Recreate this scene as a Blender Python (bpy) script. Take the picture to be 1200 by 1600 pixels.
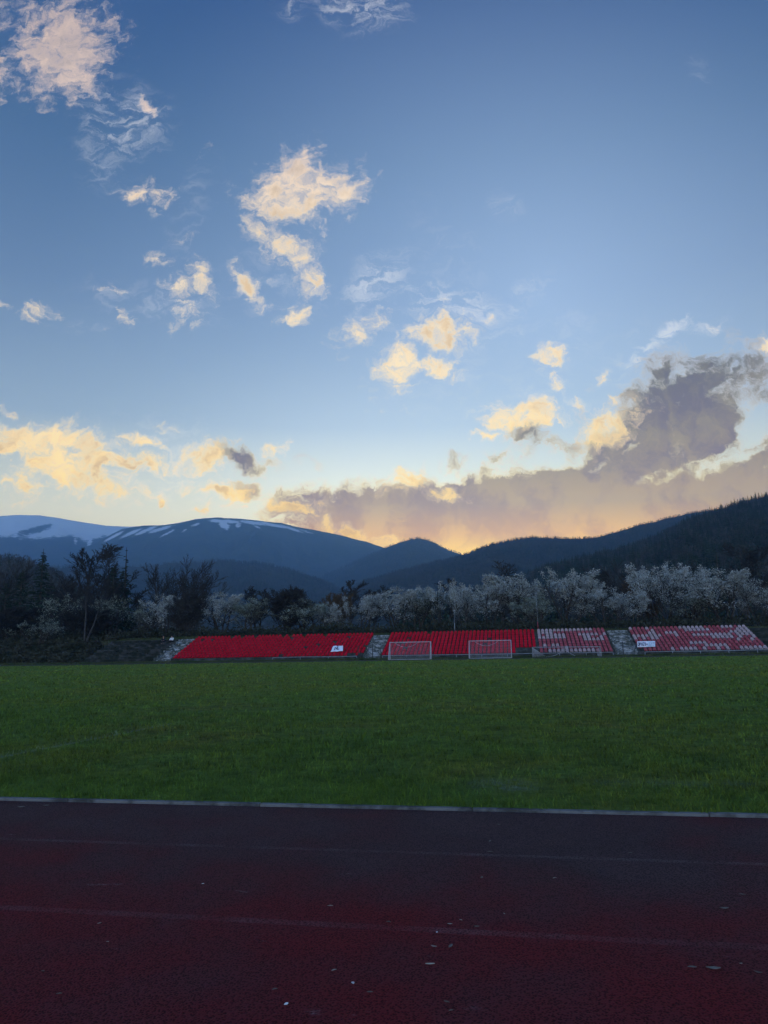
import bpy, bmesh, math, random
import numpy as np
from mathutils import Vector, Matrix, Euler

for _o in list(bpy.data.objects):
    bpy.data.objects.remove(_o, do_unlink=True)
SC = bpy.context.scene
COL = SC.collection
R_ = math.radians

# ------------------------------------------------------------------ camera
CAM_H = 1.45
F_PX = 1109.0                       # focal length in pixels of the 1200 x 1600 photograph
YAW, PITCH, ROLL = R_(10.2), math.atan(210 / 1109), 0.0178
_Fh = Vector((-math.sin(YAW), math.cos(YAW), 0))
_R0 = Vector((math.cos(YAW), math.sin(YAW), 0))
_F = _Fh * math.cos(PITCH) + Vector((0, 0, math.sin(PITCH)))
_U0 = _R0.cross(_F)
_R = _R0 * math.cos(ROLL) - _U0 * math.sin(ROLL)
_U = _U0 * math.cos(ROLL) + _R0 * math.sin(ROLL)
CAM = Vector((0, 0, CAM_H))
cd = bpy.data.cameras.new('camera')
cam = bpy.data.objects.new('camera', cd)
COL.objects.link(cam)
cd.sensor_fit = 'HORIZONTAL'
cd.sensor_width = 36.0
cd.lens = 36.0 * F_PX / 1200.0
cd.clip_start, cd.clip_end = 0.05, 60000
_m = Matrix((_R, _U, -_F)).transposed().to_4x4()
_m.translation = CAM
cam.matrix_world = _m
SC.camera = cam


def ray(x, y):
    return (_F * F_PX + _R * (x - 600) + _U * (800 - y)).normalized()


def on_plane(x, y, P):              # world point of a photo pixel on the upright plane Y = P
    d = ray(x, y)
    return CAM + d * (P / d.y)


def on_ground(x, y, z=0.0):
    d = ray(x, y)
    return CAM + d * ((z - CAM_H) / d.z)


def to_px(p):
    d = Vector(p) - CAM
    w = d.dot(_F)
    return 600 + F_PX * d.dot(_R) / w, 800 - F_PX * d.dot(_U) / w


def sky_ab(x, y):                   # sky coordinate (tan of azimuth, rise) about the view heading
    d = ray(x, y)
    w = d.dot(_Fh)
    return d.dot(_R0) / w, d.z / w


def srgb(r, g, b):
    def f(c):
        c /= 255.0
        return c / 12.92 if c <= 0.04045 else ((c + 0.055) / 1.055) ** 2.4
    return (f(r), f(g), f(b), 1.0)


# ------------------------------------------------------------------ render settings
SC.render.engine = 'CYCLES'
SC.view_settings.view_transform = 'Standard'
SC.view_settings.look = 'None'
SC.view_settings.exposure = 0.0
SC.view_settings.gamma = 1.0
SC.view_settings.use_curve_mapping = False
cy = SC.cycles
cy.use_denoising = True
cy.max_bounces = 5
cy.diffuse_bounces = 3
cy.glossy_bounces = 2
cy.transmission_bounces = 2
cy.volume_bounces = 2
cy.transparent_max_bounces = 8
cy.use_adaptive_sampling = False

# ------------------------------------------------------------------ node helper
class NT:
    def __init__(self, tree):
        self.t = tree
        self.t.nodes.clear()

    def n(self, kind, ins=None, **props):
        nd = self.t.nodes.new(kind)
        for k, v in props.items():
            setattr(nd, k, v)
        for k, v in (ins or {}).items():
            s = nd.inputs[k]
            if isinstance(v, bpy.types.NodeSocket):
                self.t.links.new(v, s)
            elif isinstance(v, bpy.types.Node):
                self.t.links.new(v.outputs[0], s)
            else:
                s.default_value = v
        return nd

    def math(self, op, a, b=0.0, c=0.0, clamp=False):
        return self.n('ShaderNodeMath', {0: a, 1: b, 2: c}, operation=op, use_clamp=clamp).outputs[0]

    def vmath(self, op, a, b=(0, 0, 0)):
        nd = self.n('ShaderNodeVectorMath', {0: a}, operation=op)
        if op == 'SCALE':
            s = nd.inputs['Scale']
        else:
            s = nd.inputs[1]
        if isinstance(b, bpy.types.NodeSocket):
            self.t.links.new(b, s)
        else:
            s.default_value = b
        return nd.outputs['Value'] if op in ('DOT_PRODUCT', 'LENGTH') else nd.outputs[0]

    def ramp(self, fac, stops, interp='LINEAR'):
        nd = self.n('ShaderNodeValToRGB', {0: fac})
        cr = nd.color_ramp
        cr.interpolation = interp
        while len(cr.elements) < len(stops):
            cr.elements.new(1.0)
        for e, (p, c) in zip(cr.elements, stops):
            e.position = p
            e.color = c if len(c) == 4 else (*c, 1.0)
        return nd.outputs[0]

    def mix(self, fac, a, b, mode='MIX'):
        nd = self.n('ShaderNodeMix', {}, data_type='RGBA', blend_type=mode)
        for s, v in ((nd.inputs[0], fac), (nd.inputs[6], a), (nd.inputs[7], b)):
            if isinstance(v, bpy.types.NodeSocket):
                self.t.links.new(v, s)
            else:
                s.default_value = v
        return nd.outputs[2]

    def smooth(self, v, a, b, to0=0.0, to1=1.0):
        nd = self.n('ShaderNodeMapRange', {0: v, 1: a, 2: b, 3: to0, 4: to1}, interpolation_type='SMOOTHSTEP')
        return nd.outputs[0]

    def noise(self, vec, scale, detail=4.0, rough=0.5, lac=2.0, dist=0.0, dims='3D', out=0):
        nd = self.n('ShaderNodeTexNoise', {}, noise_dimensions=dims)
        if vec is not None:
            self.t.links.new(vec, nd.inputs['Vector'])
        for k, v in (('Scale', scale), ('Detail', detail), ('Roughness', rough), ('Lacunarity', lac), ('Distortion', dist)):
            nd.inputs[k].default_value = v
        return nd.outputs[out]


# ------------------------------------------------------------------ world: evening sky with clouds
SUN_PX = (668, 905)                 # the sun stands behind the ridge here
_s = ray(*SUN_PX)
SUN_EL = math.asin(_s.z)
SUN_AZ = math.atan2(_s.x, _s.y)     # clockwise from +Y
W = bpy.data.worlds.new('World')
SC.world = W
W.use_nodes = True
nt = NT(W.node_tree)
# clear sky over the sine of elevation: grading of the sky texture (/32)
GRADE = [(0.0, (25.8, 10.4, 3.1)), (.18, (16.0, 6.93, 2.69)), (.30, (6.3, 3.5, 2.28)), (.45, (3.43, 2.22, 1.8)), (.60, (1.9, 1.64, 1.52)), (.75, (1.0, 1.12, 1.46)), (1.0, (2.2, 2.6, 3.2))]  # last stop: zenith out of view, raised to add light from above
GRADE = [(p, tuple(v / 32 for v in c)) for p, c in GRADE]
# unseen sky behind the viewer, brightened to light the seats, trees and ground
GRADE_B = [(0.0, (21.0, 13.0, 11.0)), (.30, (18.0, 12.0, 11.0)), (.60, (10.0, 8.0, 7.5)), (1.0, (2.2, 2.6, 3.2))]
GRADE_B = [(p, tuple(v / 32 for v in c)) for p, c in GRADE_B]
GLOW = (0.513, 0.50, 0.446)
GLOW2 = (0.286, 0.355, 0.439)
HAZE_TOP, HAZE_BACK = 960, 4950
HAZE_S = (0.085, 0.20, 0.42)        # colour the haze itself adds before far things
# albedo of turf and track
TURF_A = (0.1000, 0.1680, 0.0240)
TURF_B = (0.1470, 0.1750, 0.0240)
TURF_C = (0.1160, 0.1890, 0.0360)
TURF_D = (0.0610, 0.1020, 0.0136)
TURF_E = (0.1890, 0.2350, 0.0480)
TURF_F = (0.1150, 0.2050, 0.0224)
TRK_RED = (0.0562, 0.0054, 0.0064)
TRK_RED2 = (0.0432, 0.0064, 0.0077)
TRK_GREY = (0.0209, 0.0131, 0.0131)
TRK_GREY2 = (0.0295, 0.0154, 0.0154)
HAZE_C = (0.27, 0.56, 1.0)
HAZE_D = 2.6e-4
# lit clouds: x, y, rx, ry, tilt in degrees (photo pixels, clockwise), weight
LIT = [
 (95,70,85,85,20,1.0),(55,25,75,45,0,.9),(115,120,45,50,40,.95),(140,40,40,60,0,.7),(5,105,28,60,0,.75),(185,60,30,40,0,.4),
 (233,170,12,28,-35,.8),(205,298,26,18,20,.85),(245,308,34,30,20,.72),(285,378,30,8,0,.6),(316,225,10,20,0,.45),
 (470,298,82,50,5,1.12),(468,262,42,45,0,.85),(540,305,48,24,-30,.85),(436,325,66,32,15,1.0),(405,367,44,22,38,.92),
 (455,392,60,24,25,1.0),(485,430,30,28,0,.95),(395,350,24,38,0,.6),(508,335,40,34,0,.72),
 (313,437,22,34,-30,.9),(283,450,28,26,0,.8),(293,492,28,30,0,.9),(283,472,22,30,0,.7),
 (255,407,28,11,10,.75),(180,443,18,12,0,.7),(197,488,11,24,-10,.75),(62,490,30,16,-20,.8),(168,521,7,7,0,.6),(2,480,24,9,20,.7),
 (380,440,15,32,-35,.85),(408,474,26,12,35,.7),(465,487,30,18,-15,.85),(418,430,22,9,10,.55),
 (548,520,30,26,-25,.95),(585,499,26,15,-15,.9),(530,530,20,14,0,.6),
 (620,562,34,42,25,1.05),(685,520,56,32,-5,1.05),(675,570,42,24,25,1.0),(655,545,24,16,0,.6),(605,627,24,16,20,.6),(757,494,10,11,0,.8),(578,590,12,6,0,.6),
 (865,555,34,20,5,1.05),(870,590,18,13,0,.75),(873,605,14,12,0,.8),(951,592,13,13,0,.95),(895,630,24,10,0,.7),(960,627,16,8,0,.75),
 (813,652,66,24,5,1.15),(757,680,28,9,-5,.85),(150,450,9,6,0,.6),(300,512,9,7,0,.6),(212,238,9,12,20,.5),(95,583,7,6,0,.45),(735,545,14,7,0,.5),(690,465,16,9,20,.6),(712,462,10,7,0,.55),(640,610,10,8,0,.5),(530,300,14,8,-40,.6),(560,330,9,14,0,.45),(372,372,10,14,0,.5),(410,420,12,8,20,.6),(215,690,16,8,0,.6),(270,742,14,9,0,.6),(160,742,24,12,0,.7),(1108,502,20,8,0,.5),
 (50,690,90,36,5,1.1),(110,720,85,50,22,1.15),(110,755,50,30,10,.9),(205,722,66,26,22,1.0),(227,692,40,14,10,.85),(165,762,70,26,20,.85),(35,768,34,28,20,1.0),
 (12,643,26,13,35,.7),(245,786,15,20,0,.85),(263,669,18,12,0,.75),(290,762,26,16,0,.7),(320,797,24,16,0,.8),(8,755,26,10,0,.8),(280,740,30,12,20,.6),
 (318,716,44,26,-10,1.0),(425,699,26,12,5,.95),(360,770,44,24,12,1.05),(345,790,20,10,0,.6),
 (1197,547,20,18,0,1.0),(940,668,50,28,-25,1.05),(985,640,40,16,-10,.9),(626,752,40,18,-8,1.0),(690,768,36,14,-5,.85),(450,793,56,16,12,1.0),(500,812,60,22,25,.95),(545,830,40,15,20,.85),(590,846,44,14,15,.9),(725,772,30,10,0,.6),(760,790,14,8,0,.5),(692,764,30,10,-10,.6),
]
# grey cloud bank and small grey puffs
GREY = [
 (620,796,125,36,6,1.1),(520,800,95,36,14,.95),(560,830,90,30,20,.85),(760,808,230,58,-4,1.25),(622,768,52,22,-8,.95),(700,850,120,40,10,1.0),
 (755,757,84,28,0,.97),(690,788,76,30,0,1.0),(905,790,215,66,-6,1.25),(1000,710,130,66,-12,1.15),(1060,665,130,70,-10,1.15),(1110,615,100,55,-18,1.05),
 (1040,590,75,34,-20,.95),(1110,575,90,30,-12,.95),(1185,565,60,40,0,.9),(1160,770,220,68,-10,1.3),(972,690,64,34,-10,1.0),(905,742,84,30,-5,.97),
 (882,716,54,19,-5,.85),(1195,640,45,80,0,.85),(830,683,50,20,15,.95),(1000,820,260,60,-6,1.2),(1170,690,40,30,-20,.55),
 (370,712,56,17,12,1.0),(415,718,40,14,10,.85),(478,718,24,10,30,.75),(718,713,44,11,-3,.75),(787,714,26,13,30,.85),(385,765,30,16,15,.9),
 (925,716,64,30,-20,1.0),(800,738,70,20,-5,.9),(900,850,330,60,-6,1.2),(740,862,150,46,0,1.1),(620,850,90,34,20,.9),(1120,800,160,50,-15,1.2),(18,640,20,12,35,.7),(70,690,70,22,8,.75),(845,665,40,20,10,.8),(530,697,8,14,0,.4),
]
HOLE = [(1120,720,90,10,-16,.55),(1180,668,40,18,-40,.6),(1150,610,20,24,0,.35),(860,720,45,10,-10,.4)]
THIN = [
 (1030,533,66,11,-43,1.0),(1065,502,30,10,-20,.7),(590,440,50,26,-40,.8),(705,470,70,26,12,.8),(735,485,40,14,10,.6),(800,470,60,16,-25,.6),(190,190,60,45,0,.75),
 (165,215,40,60,0,.6),(565,12,60,28,10,.8),(455,6,26,20,0,.6),(640,500,80,40,0,.45),(850,620,80,50,0,.45),(700,600,70,60,0,.4),(780,530,60,14,-10,.55),(300,330,26,70,10,.4),
 (430,440,80,40,0,.45),(240,470,90,26,10,.5),(700,415,50,90,-10,.35),(1105,502,24,9,5,.8),(790,320,20,20,0,.5),(130,510,40,14,0,.4),(1095,110,20,20,0,.4),(900,520,60,30,0,.4),
 (260,730,120,60,15,.6),(380,750,90,40,0,.5),(860,600,30,50,0,.4),(1000,560,60,40,-30,.45),
]


ROT = {}


def turned(vec, deg):               # the sky coordinate turned by a few fixed angles, shared by the blobs
    k_ = int(round(deg / 15.0)) * 15
    if k_ not in ROT:
        c_, s_ = math.cos(R_(k_) - ROLL), math.sin(R_(k_) - ROLL)
        x_ = nt.vmath('DOT_PRODUCT', vec, (c_, -s_, 0))
        y_ = nt.vmath('DOT_PRODUCT', vec, (s_, c_, 0))
        ROT[k_] = (nt.n('ShaderNodeCombineXYZ', {0: x_, 1: y_, 2: 0.0}).outputs[0], c_, s_)
    return ROT[k_]


def blob_max(vec, blobs, gain, k=1.85):
    acc = None
    for (x, y, rx, ry, deg, w) in sorted(blobs, key=lambda q: q[4]):
        v_, c_, s_ = turned(vec, deg)
        a0, b0 = sky_ab(x, y)
        ax, bx = sky_ab(x + 1, y)
        ay, by = sky_ab(x, y + 1)
        ix, iy = 1 / (rx * math.hypot(ax - a0, bx - b0) * k), 1 / (ry * math.hypot(ay - a0, by - b0) * k)
        qx, qy = c_ * a0 - s_ * b0, s_ * a0 + c_ * b0
        q = nt.n('ShaderNodeVectorMath', {0: v_, 1: (ix, iy, 0), 2: (-qx * ix, -qy * iy, 0)}, operation='MULTIPLY_ADD').outputs[0]
        d_ = nt.vmath('DOT_PRODUCT', q, q)
        v = nt.math('MULTIPLY_ADD', d_, -w * gain, w * gain)
        acc = v if acc is None else nt.math('MAXIMUM', acc, v)
    return nt.math('MAXIMUM', acc, 0.0)


tc = nt.n('ShaderNodeTexCoord')
dirv = tc.outputs['Generated']
da = nt.vmath('DOT_PRODUCT', dirv, tuple(_R0))
dw = nt.vmath('DOT_PRODUCT', dirv, tuple(_Fh))
dz = nt.n('ShaderNodeSeparateXYZ', {0: dirv}).outputs[2]
dws = nt.math('MAXIMUM', dw, 0.05)
ca = nt.math('DIVIDE', da, dws)
cb = nt.math('DIVIDE', dz, dws)
p0 = nt.n('ShaderNodeCombineXYZ', {0: ca, 1: cb, 2: 0.0}).outputs[0]
# ragged edges: three scales of warp
w1 = nt.vmath('SUBTRACT', nt.noise(p0, 8.0, 2.0, 0.5, out=1, dims='2D'), (0.5, 0.5, 0.5))
w2 = nt.vmath('SUBTRACT', nt.noise(p0, 36.0, 4.0, 0.62, out=1, dims='2D'), (0.5, 0.5, 0.5))
pw = nt.vmath('ADD', p0, nt.vmath('SCALE', w1, 0.050))
pw = nt.vmath('ADD', pw, nt.vmath('SCALE', w2, 0.030))
pz = nt.n('ShaderNodeVectorMath', {0: pw, 1: (1, 1, 0)}, operation='MULTIPLY').outputs[0]
front = nt.smooth(dw, 0.05, 0.25)

# fields
puff = nt.noise(pw, 22.0, 7.0, 0.60, 2.15, dims='2D')
puff2 = nt.noise(pw, 13.0, 6.0, 0.55, dims='2D')
fluff = nt.noise(pw, 46.0, 6.0, 0.64, 2.1, dims='2D')
stretch = nt.n('ShaderNodeMapping', {0: pw, 2: (0, 0, R_(-32)), 3: (1.0, 2.2, 1)}).outputs[0]
wisp = nt.noise(stretch, 24.0, 7.0, 0.68, 2.1, 0.5, dims='2D')
f_lit = blob_max(pz, [q[:5] + (q[5] * 1.17 if q[5] < 0.88 else q[5],) for q in LIT], 1.04)
f_grey = blob_max(pz, GREY, 1.03, 1.95)
f_hole = blob_max(pz, HOLE, 1.0)
f_thin = blob_max(pz, THIN, 1.0)


def cone(f):
    return nt.math('SUBTRACT', 1.0, nt.math('SQRT', nt.math('MAXIMUM', nt.math('SUBTRACT', 1.0, f), 0.0)))


def erode(f, nz, k, soft, lo=0.0):
    return nt.math('DIVIDE', nt.math('MULTIPLY_ADD', nt.math('SUBTRACT', nz, 1.0), k, nt.math('SUBTRACT', f, lo)), soft)


n_l = nt.smooth(nt.math('MULTIPLY_ADD', wisp, 0.40, nt.math('MULTIPLY_ADD', fluff, 0.40, nt.math('MULTIPLY', puff, 0.20))), 0.26, 0.74)
v_lit = erode(cone(f_lit), n_l, 0.85, 0.62)
a_lit = nt.smooth(v_lit, -0.05, 1.25)
core_lit = nt.smooth(v_lit, 0.45, 1.35)
n_g = nt.smooth(nt.math('MULTIPLY_ADD', puff, 0.45, nt.math('MULTIPLY_ADD', fluff, 0.25, nt.math('MULTIPLY', wisp, 0.30))), 0.26, 0.74)
f_g = cone(f_grey)
solid = nt.math('MULTIPLY', nt.math('SUBTRACT', 1.0, nt.smooth(cb, 0.10, 0.27)), nt.smooth(f_g, 0.12, 0.5))
v_grey = nt.math('SUBTRACT', nt.math('MULTIPLY_ADD', solid, 1.3, erode(f_g, n_g, 0.72, 0.55)), nt.math('MULTIPLY', cone(f_hole), 2.2))
a_grey = nt.smooth(v_grey, 0.0, 1.0)
v_thin = nt.math('MULTIPLY', cone(f_thin), nt.smooth(wisp, 0.34, 0.70, 0.0, 1.6))
a_thin = nt.smooth(v_thin, 0.03, 1.0, 0.0, 0.5)

# relief: which side of a billow faces the sunset
_sa, _sb = sky_ab(660, 860)
tos = nt.vmath('NORMALIZE', nt.vmath('SUBTRACT', (_sa, _sb, 0), pz))
pr = nt.n('ShaderNodeVectorMath', {0: tos, 1: (0.011, 0.011, 0.0), 2: pw}, operation='MULTIPLY_ADD').outputs[0]
puff_b = nt.noise(pr, 22.0, 6.0, 0.60, 2.15, dims='2D')
pr2 = nt.n('ShaderNodeVectorMath', {0: tos, 1: (0.030, 0.030, 0.0), 2: pw}, operation='MULTIPLY_ADD').outputs[0]
puff2_b = nt.noise(pr2, 13.0, 4.0, 0.55, dims='2D')
relief = nt.math('MULTIPLY_ADD', nt.math('SUBTRACT', puff, puff_b), 2.2, nt.math('MULTIPLY', nt.math('SUBTRACT', puff2, puff2_b), 2.2))

# clear sky
SKY_S = 0.10
sky = nt.n('ShaderNodeTexSky', {}, sky_type='NISHITA')
sky.sun_disc = False
sky.sun_elevation = SUN_EL
sky.sun_rotation = SUN_AZ
sky.altitude = 500
sky.air_density = 1.0
sky.dust_density = 0.0
sky.ozone_density = 3.0
clear = sky.outputs[0]
# grading of the clear sky over the height (sine of elevation), then the glow over the sunset
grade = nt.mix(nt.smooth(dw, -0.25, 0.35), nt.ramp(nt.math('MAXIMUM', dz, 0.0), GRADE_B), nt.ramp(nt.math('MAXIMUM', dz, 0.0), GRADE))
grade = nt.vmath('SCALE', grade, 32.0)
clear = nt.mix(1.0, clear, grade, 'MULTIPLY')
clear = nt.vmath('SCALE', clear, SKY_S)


def glow(px_, k, power, sy):
    a_, b_ = sky_ab(*px_)
    v = nt.n('ShaderNodeCombineXYZ', {0: nt.math('SUBTRACT', ca, a_), 1: nt.math('MULTIPLY', nt.math('SUBTRACT', cb, b_), sy), 2: 0.0}).outputs[0]
    d_ = nt.vmath('LENGTH', v)
    return d_, nt.math('MULTIPLY', nt.math('POWER', nt.math('MAXIMUM', nt.math('SUBTRACT', 1.0, nt.math('MULTIPLY', d_, k)), 0.0), power), front)


def rgb(c):
    return nt.n('ShaderNodeCombineXYZ', dict(zip(range(3), c))).outputs[0]


gd, g1 = glow((560, 830), 1.9, 2.0, 1.6)
_, g2 = glow((850, 470), 1.25, 1.5, 1.0)
clear = nt.mix(1.0, clear, nt.vmath('SCALE', rgb(GLOW), g1), 'ADD')
clear = nt.mix(1.0, clear, nt.vmath('SCALE', rgb(GLOW2), g2), 'ADD')
gd, _ = glow((640, 850), 1.0, 1.0, 1.9)

# cloud colours: what the clouds send towards the ground at sunset
big = nt.noise(pw, 7.0, 3.0, 0.5, dims='2D')
face = nt.smooth(relief, -0.75, 0.75)
shade = nt.math('MULTIPLY', core_lit, nt.math('SUBTRACT', 1.0, nt.math('MULTIPLY_ADD', face, 0.65, nt.math('MULTIPLY', nt.smooth(big, 0.40, 0.62), 0.35))), clamp=True)
lit_hi = nt.ramp(cb, [(0.10, srgb(255, 216, 150)), (0.26, srgb(255, 225, 170)), (0.42, srgb(255, 232, 192)), (0.62, srgb(253, 232, 200)), (0.82, srgb(236, 214, 200)), (1.0, srgb(226, 203, 190))])
lit_lo = nt.ramp(cb, [(0.10, srgb(222, 180, 132)), (0.22, srgb(200, 172, 146)), (0.34, srgb(216, 190, 158)), (0.62, srgb(226, 198, 158)), (0.85, srgb(180, 170, 172)), (1.0, srgb(172, 164, 166))])
lit_col = nt.mix(nt.smooth(shade, 0.0, 1.0), lit_hi, lit_lo)
thin_edge = nt.smooth(v_lit, 0.15, 0.75)
lit_col = nt.mix(thin_edge, nt.mix(0.55, lit_hi, (0.82, 0.78, 0.78, 1)), lit_col)
rim_in = nt.smooth(v_grey, 0.20, 1.0)
grey_col = nt.ramp(cb, [(0.122, srgb(255, 216, 122)), (0.155, srgb(216, 174, 120)), (0.20, srgb(158, 143, 122)), (0.25, srgb(130, 127, 126)), (0.33, srgb(118, 120, 131)), (0.45, srgb(110, 120, 138))])
gv = nt.smooth(nt.math('MULTIPLY_ADD', relief, 0.38, big), 0.22, 0.78)
grey_col = nt.mix(gv, nt.vmath('SCALE', grey_col, 0.76), nt.mix(0.07, grey_col, lit_hi))
near = nt.math('SUBTRACT', 1.0, nt.smooth(gd, 0.05, 0.80))
rim_col = nt.mix(near, srgb(206, 202, 204), srgb(255, 222, 150))
rim_col = nt.mix(nt.smooth(relief, -0.7, 0.6), nt.mix(0.5, rim_col, grey_col), rim_col)
grey_fin = nt.mix(rim_in, rim_col, grey_col)
# the lower a cloud stands, the more of the valley haze lies before it
_st = []
for i_ in range(16):
    e_ = i_ / 15
    L_ = min((HAZE_TOP - 2) / max(e_, 1e-3), HAZE_BACK / max(math.sqrt(1 - e_ * e_), 0.2))
    _st.append((e_, math.exp(-HAZE_D * L_)))
trans = nt.ramp(dz, [(p_, (t_, t_, t_)) for p_, t_ in _st])
trans = nt.n('ShaderNodeSeparateXYZ', {0: trans}).outputs[0]
airl = nt.vmath('SCALE', rgb(HAZE_S), nt.math('SUBTRACT', 1.0, trans))
inv = nt.math('DIVIDE', 1.0, trans)


def beyond(c):
    return nt.vmath('SCALE', nt.vmath('MAXIMUM', nt.vmath('SUBTRACT', c, airl), (0, 0, 0)), inv)


sk = nt.mix(nt.math('MULTIPLY', a_thin, front), clear, beyond(rgb((0.78, 0.80, 0.85))))
sk = nt.mix(nt.math('MULTIPLY', a_grey, nt.math('MULTIPLY', front, 0.97)), sk, beyond(grey_fin))
sk = nt.mix(nt.math('MULTIPLY', a_lit, nt.math('MULTIPLY', front, 0.95)), sk, beyond(lit_col))
sk = nt.vmath('SCALE', sk, 1.0 / SKY_S)
bg = nt.n('ShaderNodeBackground', {0: sk, 1: SKY_S})
out = nt.n('ShaderNodeOutputWorld', {0: bg})

# ------------------------------------------------------------------ sun, already behind the ridge
sl = bpy.data.lights.new('sun', 'SUN')
sl.energy = 0.5
sl.angle = R_(0.5)
sl.color = (1.0, 0.72, 0.42)
sun = bpy.data.objects.new('sun', sl)
COL.objects.link(sun)
sun.rotation_euler = _s.to_track_quat('Z', 'Y').to_euler()
sun.location = (0, 0, 50)

# ------------------------------------------------------------------ mesh and object helpers
def tag(o, label=None, cat=None, group=None, kind=None):
    if label: o['label'] = label
    if cat: o['category'] = cat
    if group: o['group'] = group
    if kind: o['kind'] = kind
    return o


def empty(name, loc=(0, 0, 0), rz=0.0):
    o = bpy.data.objects.new(name, None)
    o.empty_display_size = 0.2
    o.location = loc
    o.rotation_euler = (0, 0, rz)
    COL.objects.link(o)
    return o


def np_mesh(name, V, Fq=None, Ft=None, mats=None, mat_idx=None, smooth=False):
    V = np.asarray(V, dtype=np.float32).reshape(-1, 3)
    Fq = np.zeros((0, 4), np.int32) if Fq is None or len(Fq) == 0 else np.asarray(Fq, np.int32).reshape(-1, 4)
    Ft = np.zeros((0, 3), np.int32) if Ft is None or len(Ft) == 0 else np.asarray(Ft, np.int32).reshape(-1, 3)
    me = bpy.data.meshes.new(name)
    me.vertices.add(len(V))
    me.vertices.foreach_set('co', V.ravel())
    nl = Fq.size + Ft.size
    me.loops.add(nl)
    me.loops.foreach_set('vertex_index', np.concatenate([Fq.ravel(), Ft.ravel()]).astype(np.int32))
    me.polygons.add(len(Fq) + len(Ft))
    starts = np.concatenate([np.arange(len(Fq)) * 4, Fq.size + np.arange(len(Ft)) * 3]).astype(np.int32)
    me.polygons.foreach_set('loop_start', starts)
    if mat_idx is not None:
        me.polygons.foreach_set('material_index', np.asarray(mat_idx, np.int32))
    me.polygons.foreach_set('use_smooth', np.full(len(Fq) + len(Ft), smooth, dtype=bool))
    for m in mats or []:
        me.materials.append(m)
    me.update(calc_edges=True)
    me.validate()
    return me


def obj(name, me, parent=None, loc=(0, 0, 0), rz=0.0):
    o = bpy.data.objects.new(name, me)
    o.location = loc
    o.rotation_euler = (0, 0, rz)
    COL.objects.link(o)
    if parent is not None:
        o.parent = parent
    return o


class MB:
    def __init__(self):
        self.v, self.q, self.t = [], [], []

    def box(self, x0, x1, y0, y1, z0, z1):
        b = len(self.v)
        self.v += [(x0, y0, z0), (x1, y0, z0), (x1, y1, z0), (x0, y1, z0), (x0, y0, z1), (x1, y0, z1), (x1, y1, z1), (x0, y1, z1)]
        self.q += [(b, b + 3, b + 2, b + 1), (b + 4, b + 5, b + 6, b + 7), (b, b + 1, b + 5, b + 4), (b + 1, b + 2, b + 6, b + 5), (b + 2, b + 3, b + 7, b + 6), (b + 3, b, b + 4, b + 7)]

    def tube(self, pts, rad, k=6, cap=True):
        pts = [Vector(p) for p in pts]
        n = len(pts)
        if not hasattr(rad, '__len__'):
            rad = [rad] * n
        b = len(self.v)
        ref = Vector((0.137, 0.317, 0.93))
        for i, p in enumerate(pts):
            d = (pts[min(i + 1, n - 1)] - pts[max(i - 1, 0)])
            d = d.normalized() if d.length > 1e-9 else Vector((0, 0, 1))
            u = d.cross(ref)
            u = u.normalized() if u.length > 1e-4 else Vector((1, 0, 0))
            w = d.cross(u)
            for j in range(k):
                a = 2 * math.pi * j / k
                self.v.append(tuple(p + (u * math.cos(a) + w * math.sin(a)) * rad[i]))
        for i in range(n - 1):
            for j in range(k):
                j2 = (j + 1) % k
                self.q.append((b + i * k + j, b + i * k + j2, b + (i + 1) * k + j2, b + (i + 1) * k + j))
        if cap and k == 4:
            self.q.append((b + 3, b + 2, b + 1, b))
            e = b + (n - 1) * k
            self.q.append((e, e + 1, e + 2, e + 3))
        elif cap:
            for base, flip in ((b, True), (b + (n - 1) * k, False)):
                for j in range(1, k - 1):
                    f = (base, base + j, base + j + 1)
                    self.t.append(f[::-1] if flip else f)

    def quad(self, a, b, c, d):
        i = len(self.v)
        self.v += [tuple(a), tuple(b), tuple(c), tuple(d)]
        self.q.append((i, i + 1, i + 2, i + 3))

    def mesh(self, name, mat, smooth=False):
        return np_mesh(name, self.v, self.q, self.t, [mat] if not isinstance(mat, list) else mat, None, smooth)


def new_mat(name):
    m = bpy.data.materials.new(name)
    m.use_nodes = True
    return m, NT(m.node_tree)


def finish(nt_, color, rough=0.8, spec=0.3, bump=None, bump_d=0.01, **kw):
    p = nt_.n('ShaderNodeBsdfPrincipled', {'Base Color': color, 'Roughness': rough, 'Specular IOR Level': spec})
    for k, v in kw.items():
        if isinstance(v, bpy.types.NodeSocket):
            nt_.t.links.new(v, p.inputs[k])
        else:
            p.inputs[k].default_value = v
    if bump is not None:
        bn = nt_.n('ShaderNodeBump', {'Height': bump, 'Strength': 1.0, 'Distance': bump_d})
        nt_.t.links.new(bn.outputs[0], p.inputs['Normal'])
    nt_.n('ShaderNodeOutputMaterial', {0: p})
    return p


def simple_mat(name, c0, c1, scale=3.0, rough=0.8, spec=0.3, detail=5.0, lo=0.35, hi=0.65, obj_random=0.0, **kw):
    m, n = new_mat(name)
    co = n.n('ShaderNodeTexCoord').outputs['Object']
    nz = n.noise(co, scale, detail, 0.6)
    col = n.mix(n.smooth(nz, lo, hi), (*c0, 1), (*c1, 1))
    if obj_random:
        r = n.n('ShaderNodeObjectInfo').outputs['Random']
        hs = n.n('ShaderNodeHueSaturation', {'Color': col, 'Value': n.math('MULTIPLY_ADD', r, 2 * obj_random, 1 - obj_random)})
        col = hs.outputs[0]
    finish(n, col, rough, spec, **kw)
    return m


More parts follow.
